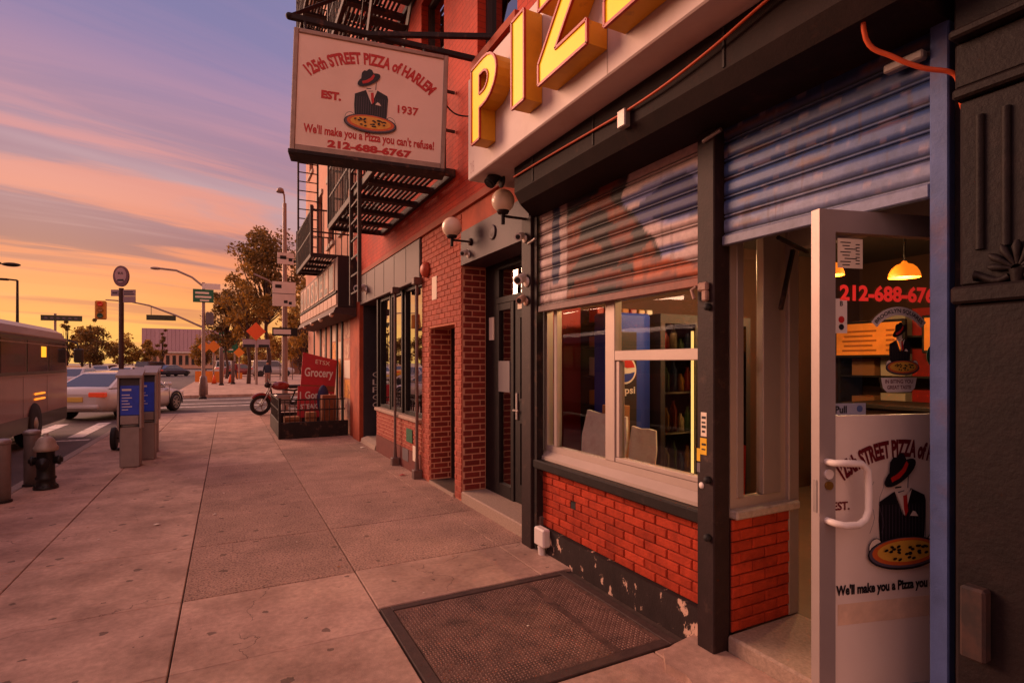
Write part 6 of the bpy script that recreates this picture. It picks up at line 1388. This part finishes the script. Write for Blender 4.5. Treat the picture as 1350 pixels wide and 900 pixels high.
rows_ = [(-19.5,86,5.6,2.2),(-17.0,90,6.6,2.0),(-14.6,84,6.4,2.2),(-12.4,88,5.6,2.0),(-21.5,80,6.0,2.4),(-9.9,90,5.0,1.8),(-23,70,6.6,2.3),(-20.5,64,6.0,2.0)]
labs = ['bushy tree behind the yellow taxi','upright tree left of the bus stop pole','round tree seen behind the bus stop pole','low tree beside the hanging street sign','dark tree over the far end of the bus','small tree next to the far warehouse wall','tree top rising over the bus roof','olive tree across the avenue behind the bus']
for i, ((x,y,h_,r_), lb) in enumerate(zip(rows_, labs)): tree(x, y, h_, r_, .9, lb, (lm_b,lm_a,lm_b,lm_a)[i % 4], 2600, .34, 20+i, 'trees lining the far avenue', 22)
for i, (x,y,h_) in enumerate(((-15.6,87,8.2),(-18.3,89,8.0),(-8.6,96,7.6))): tree(x, y, h_, .9, 1.2, ('thin pointed tree standing above the tree row','second thin pointed tree by the row','thin pointed tree at the warehouse corner')[i], lm_b, 1300, .26, 40+i, 'trees lining the far avenue', 16)
for i in range(7): tree(-21.6+random.uniform(-.6,.6), 12+i*6.2, 6.2+random.uniform(-.6,.6), 2.4, 1.6, ('tree','leafy tree','bushy tree','round tree','golden tree','wide tree','young tree')[i]+' on the opposite pavement number '.replace(' number ','')+(' facing the pizza shop',' facing the porch',' facing the bus',' opposite the pay phones',' opposite the cellar hatch',' opposite the zebra crossing',' opposite the side street')[i], lm_c if i % 2 else lm_a, 1800, .36, 60+i, 'trees on the opposite pavement', 20)

# ------------------------------------------------------------------ far buildings
wh_ = thing('warehouse', 'long flat mauve panelled warehouse closing the avenue', 'building', (-10,178,0))
m_wh = M('warehouse_panel', (176,142,150), .7, .06, .5, rnd=.05); m_whd = M('warehouse_lower', (196,150,126), .8, .12, .3)
m = MB(); m.box((-20,176,0),(2,200,4.6)); m.build('lower_wall', m_whd, wh_); m = MB(); m.box((-20.4,175.6,4.62),(2.4,200.4,10.9)); m.build('upper_wall', m_wh, wh_)
for k in range(24): MB().box((-20.2+k*.95,175.5,4.9),(-20.2+k*.95+.86,175.59,10.7)).build('panel', m_wh, wh_)
for k in range(14): MB().box((-19.4+k*1.5,175.9,1.0),(-19.4+k*1.5+.8,175.99,3.6)).build('window', m_vglass, wh_)
MB().box((-20.5,175.3,4.3),(2.5,175.58,4.6)).build('canopy', m_white, wh_)
def block(x0, x1, y0, y1, h_, lab, mat, nx, nz_, face, dz_=2.6):
    t = thing('apartment_block', lab, 'building', ((x0+x1)/2,(y0+y1)/2,0)); MB().box((x0,y0,0),(x1,y1,h_)).build('wall', mat, t)
    for i in range(nx):
        for k in range(nz_):
            z = 1.2+k*dz_
            if face == 'X': w_ = (y1-y0)/nx; y = y0+(i+.3)*w_; a = (x1,y,z); b = (x1+.04,y+w_*.4,z+1.4)
            else: w_ = (x1-x0)/nx; x = x0+(i+.3)*w_; a = (x,y0-.04,z); b = (x+w_*.4,y0,z+1.4)
            if face == 'X': a = (x1+.002,a[1],a[2])
            else: b = (b[0],y0-.002,b[2])
            MB().box(a, b).build('window', m_vglass, t)
    return t
block(-40,-29,8,34,8.2,'pale block across the avenue seen in the shop glass', M('pale_block',(214,184,166),.8,.08,.6), 9, 3, 'X')
block(-40,-29,36,58,7.2,'tan block next to the pale block across the avenue', M('tan_block',(182,138,112),.8,.08,.6), 8, 2, 'X')
block(-40,-29,-24,6,8.6,'brown block across the avenue facing the cast iron front', M('brown_block',(150,104,86),.8,.08,.6), 10, 3, 'X')
block(8,30,84,96,7.0,'low brick block behind the plaza trees', M('brown_block',(150,104,86)), 8, 2, 'Y')
# scraps of litter on the pavement
for i, (x, y, s_, lab) in enumerate(((-.62,6.4,.035,'small pale paper scrap on the pavement slabs'),(-.12,6.55,.03,'second pale paper scrap near the long joint'),(2.2,7.6,.05,'crumpled red wrapper at the foot of the iron column'),(1.62,2.9,.012,'tiny white dot of gum on the cellar plate'),(2.25,10.4,.06,'white litter at the dark entrance step'))):
    m = MB(); rg = random.Random(i); pts = [(x+s_*rg.uniform(.6,1.2)*math.cos(a*1.05),y+s_*rg.uniform(.4,.8)*math.sin(a*1.05),.003+s_*.25*rg.random()) for a in range(6)]
    m.add(pts+[(x,y,.004+s_*.4)], [(k,(k+1) % 6,6) for k in range(6)]+[(5,4,3,2,1,0)]); m.build('litter', m_redb if 'red' in lab else m_paper, None, label=lab, cat='litter')

rgl = random.Random(11)
for i in range(16):
    x, y, s_ = rgl.uniform(-1.9,2.2), rgl.uniform(2.6,11.5), rgl.uniform(.008,.018); m = MB()
    pts = [(x+s_*rgl.uniform(.6,1.3)*math.cos(a*1.05),y+s_*rgl.uniform(.5,1.0)*math.sin(a*1.05),.003+s_*.2*rgl.random()) for a in range(6)]
    m.add(pts+[(x,y,.003+s_*.4)], [(k,(k+1) % 6,6) for k in range(6)]+[(5,4,3,2,1,0)]); m.build('litter', (m_paper,m_cream,m_card)[i % 3], None, label='tiny pale crumb of litter lying on the pavement slabs', cat='litter', group='tiny pale crumbs of litter on the pavement')
car('silver van parked behind the tall sparse tree', P_sil, (4.6,70,0), R(10), 'van', 'cars parked behind the plaza', True)
car('dark red sedan parked behind the walking person', P_red, (1.6,72,0), R(5), 'sedan', 'cars parked behind the plaza', True)
person(.6, 58, 1.7, 'far pedestrian in red top near the green road sign', (130,50,44), (50,44,50), (160,110,90), 2.6)
for i, (x, y, lab) in enumerate(((.2,48,'traffic cone beside the slim leaning post'),(-.9,47,'traffic cone between signal mast and orange signs'))):
    t = thing('traffic_cone', lab, 'cone', (x,y,0)); MB().lathe([(.17,.03),(.05,.66),(.03,.68)], (x,y,0), 14).build('cone', MATS['road_orange'], t); MB().bbox((x-.2,y-.2,0),(x+.2,y+.2,.03),.01).build('base', m_rubber, t); MB().lathe([(.115,.28),(.092,.40)], (x,y,0), 14).build('band', m_white, t)
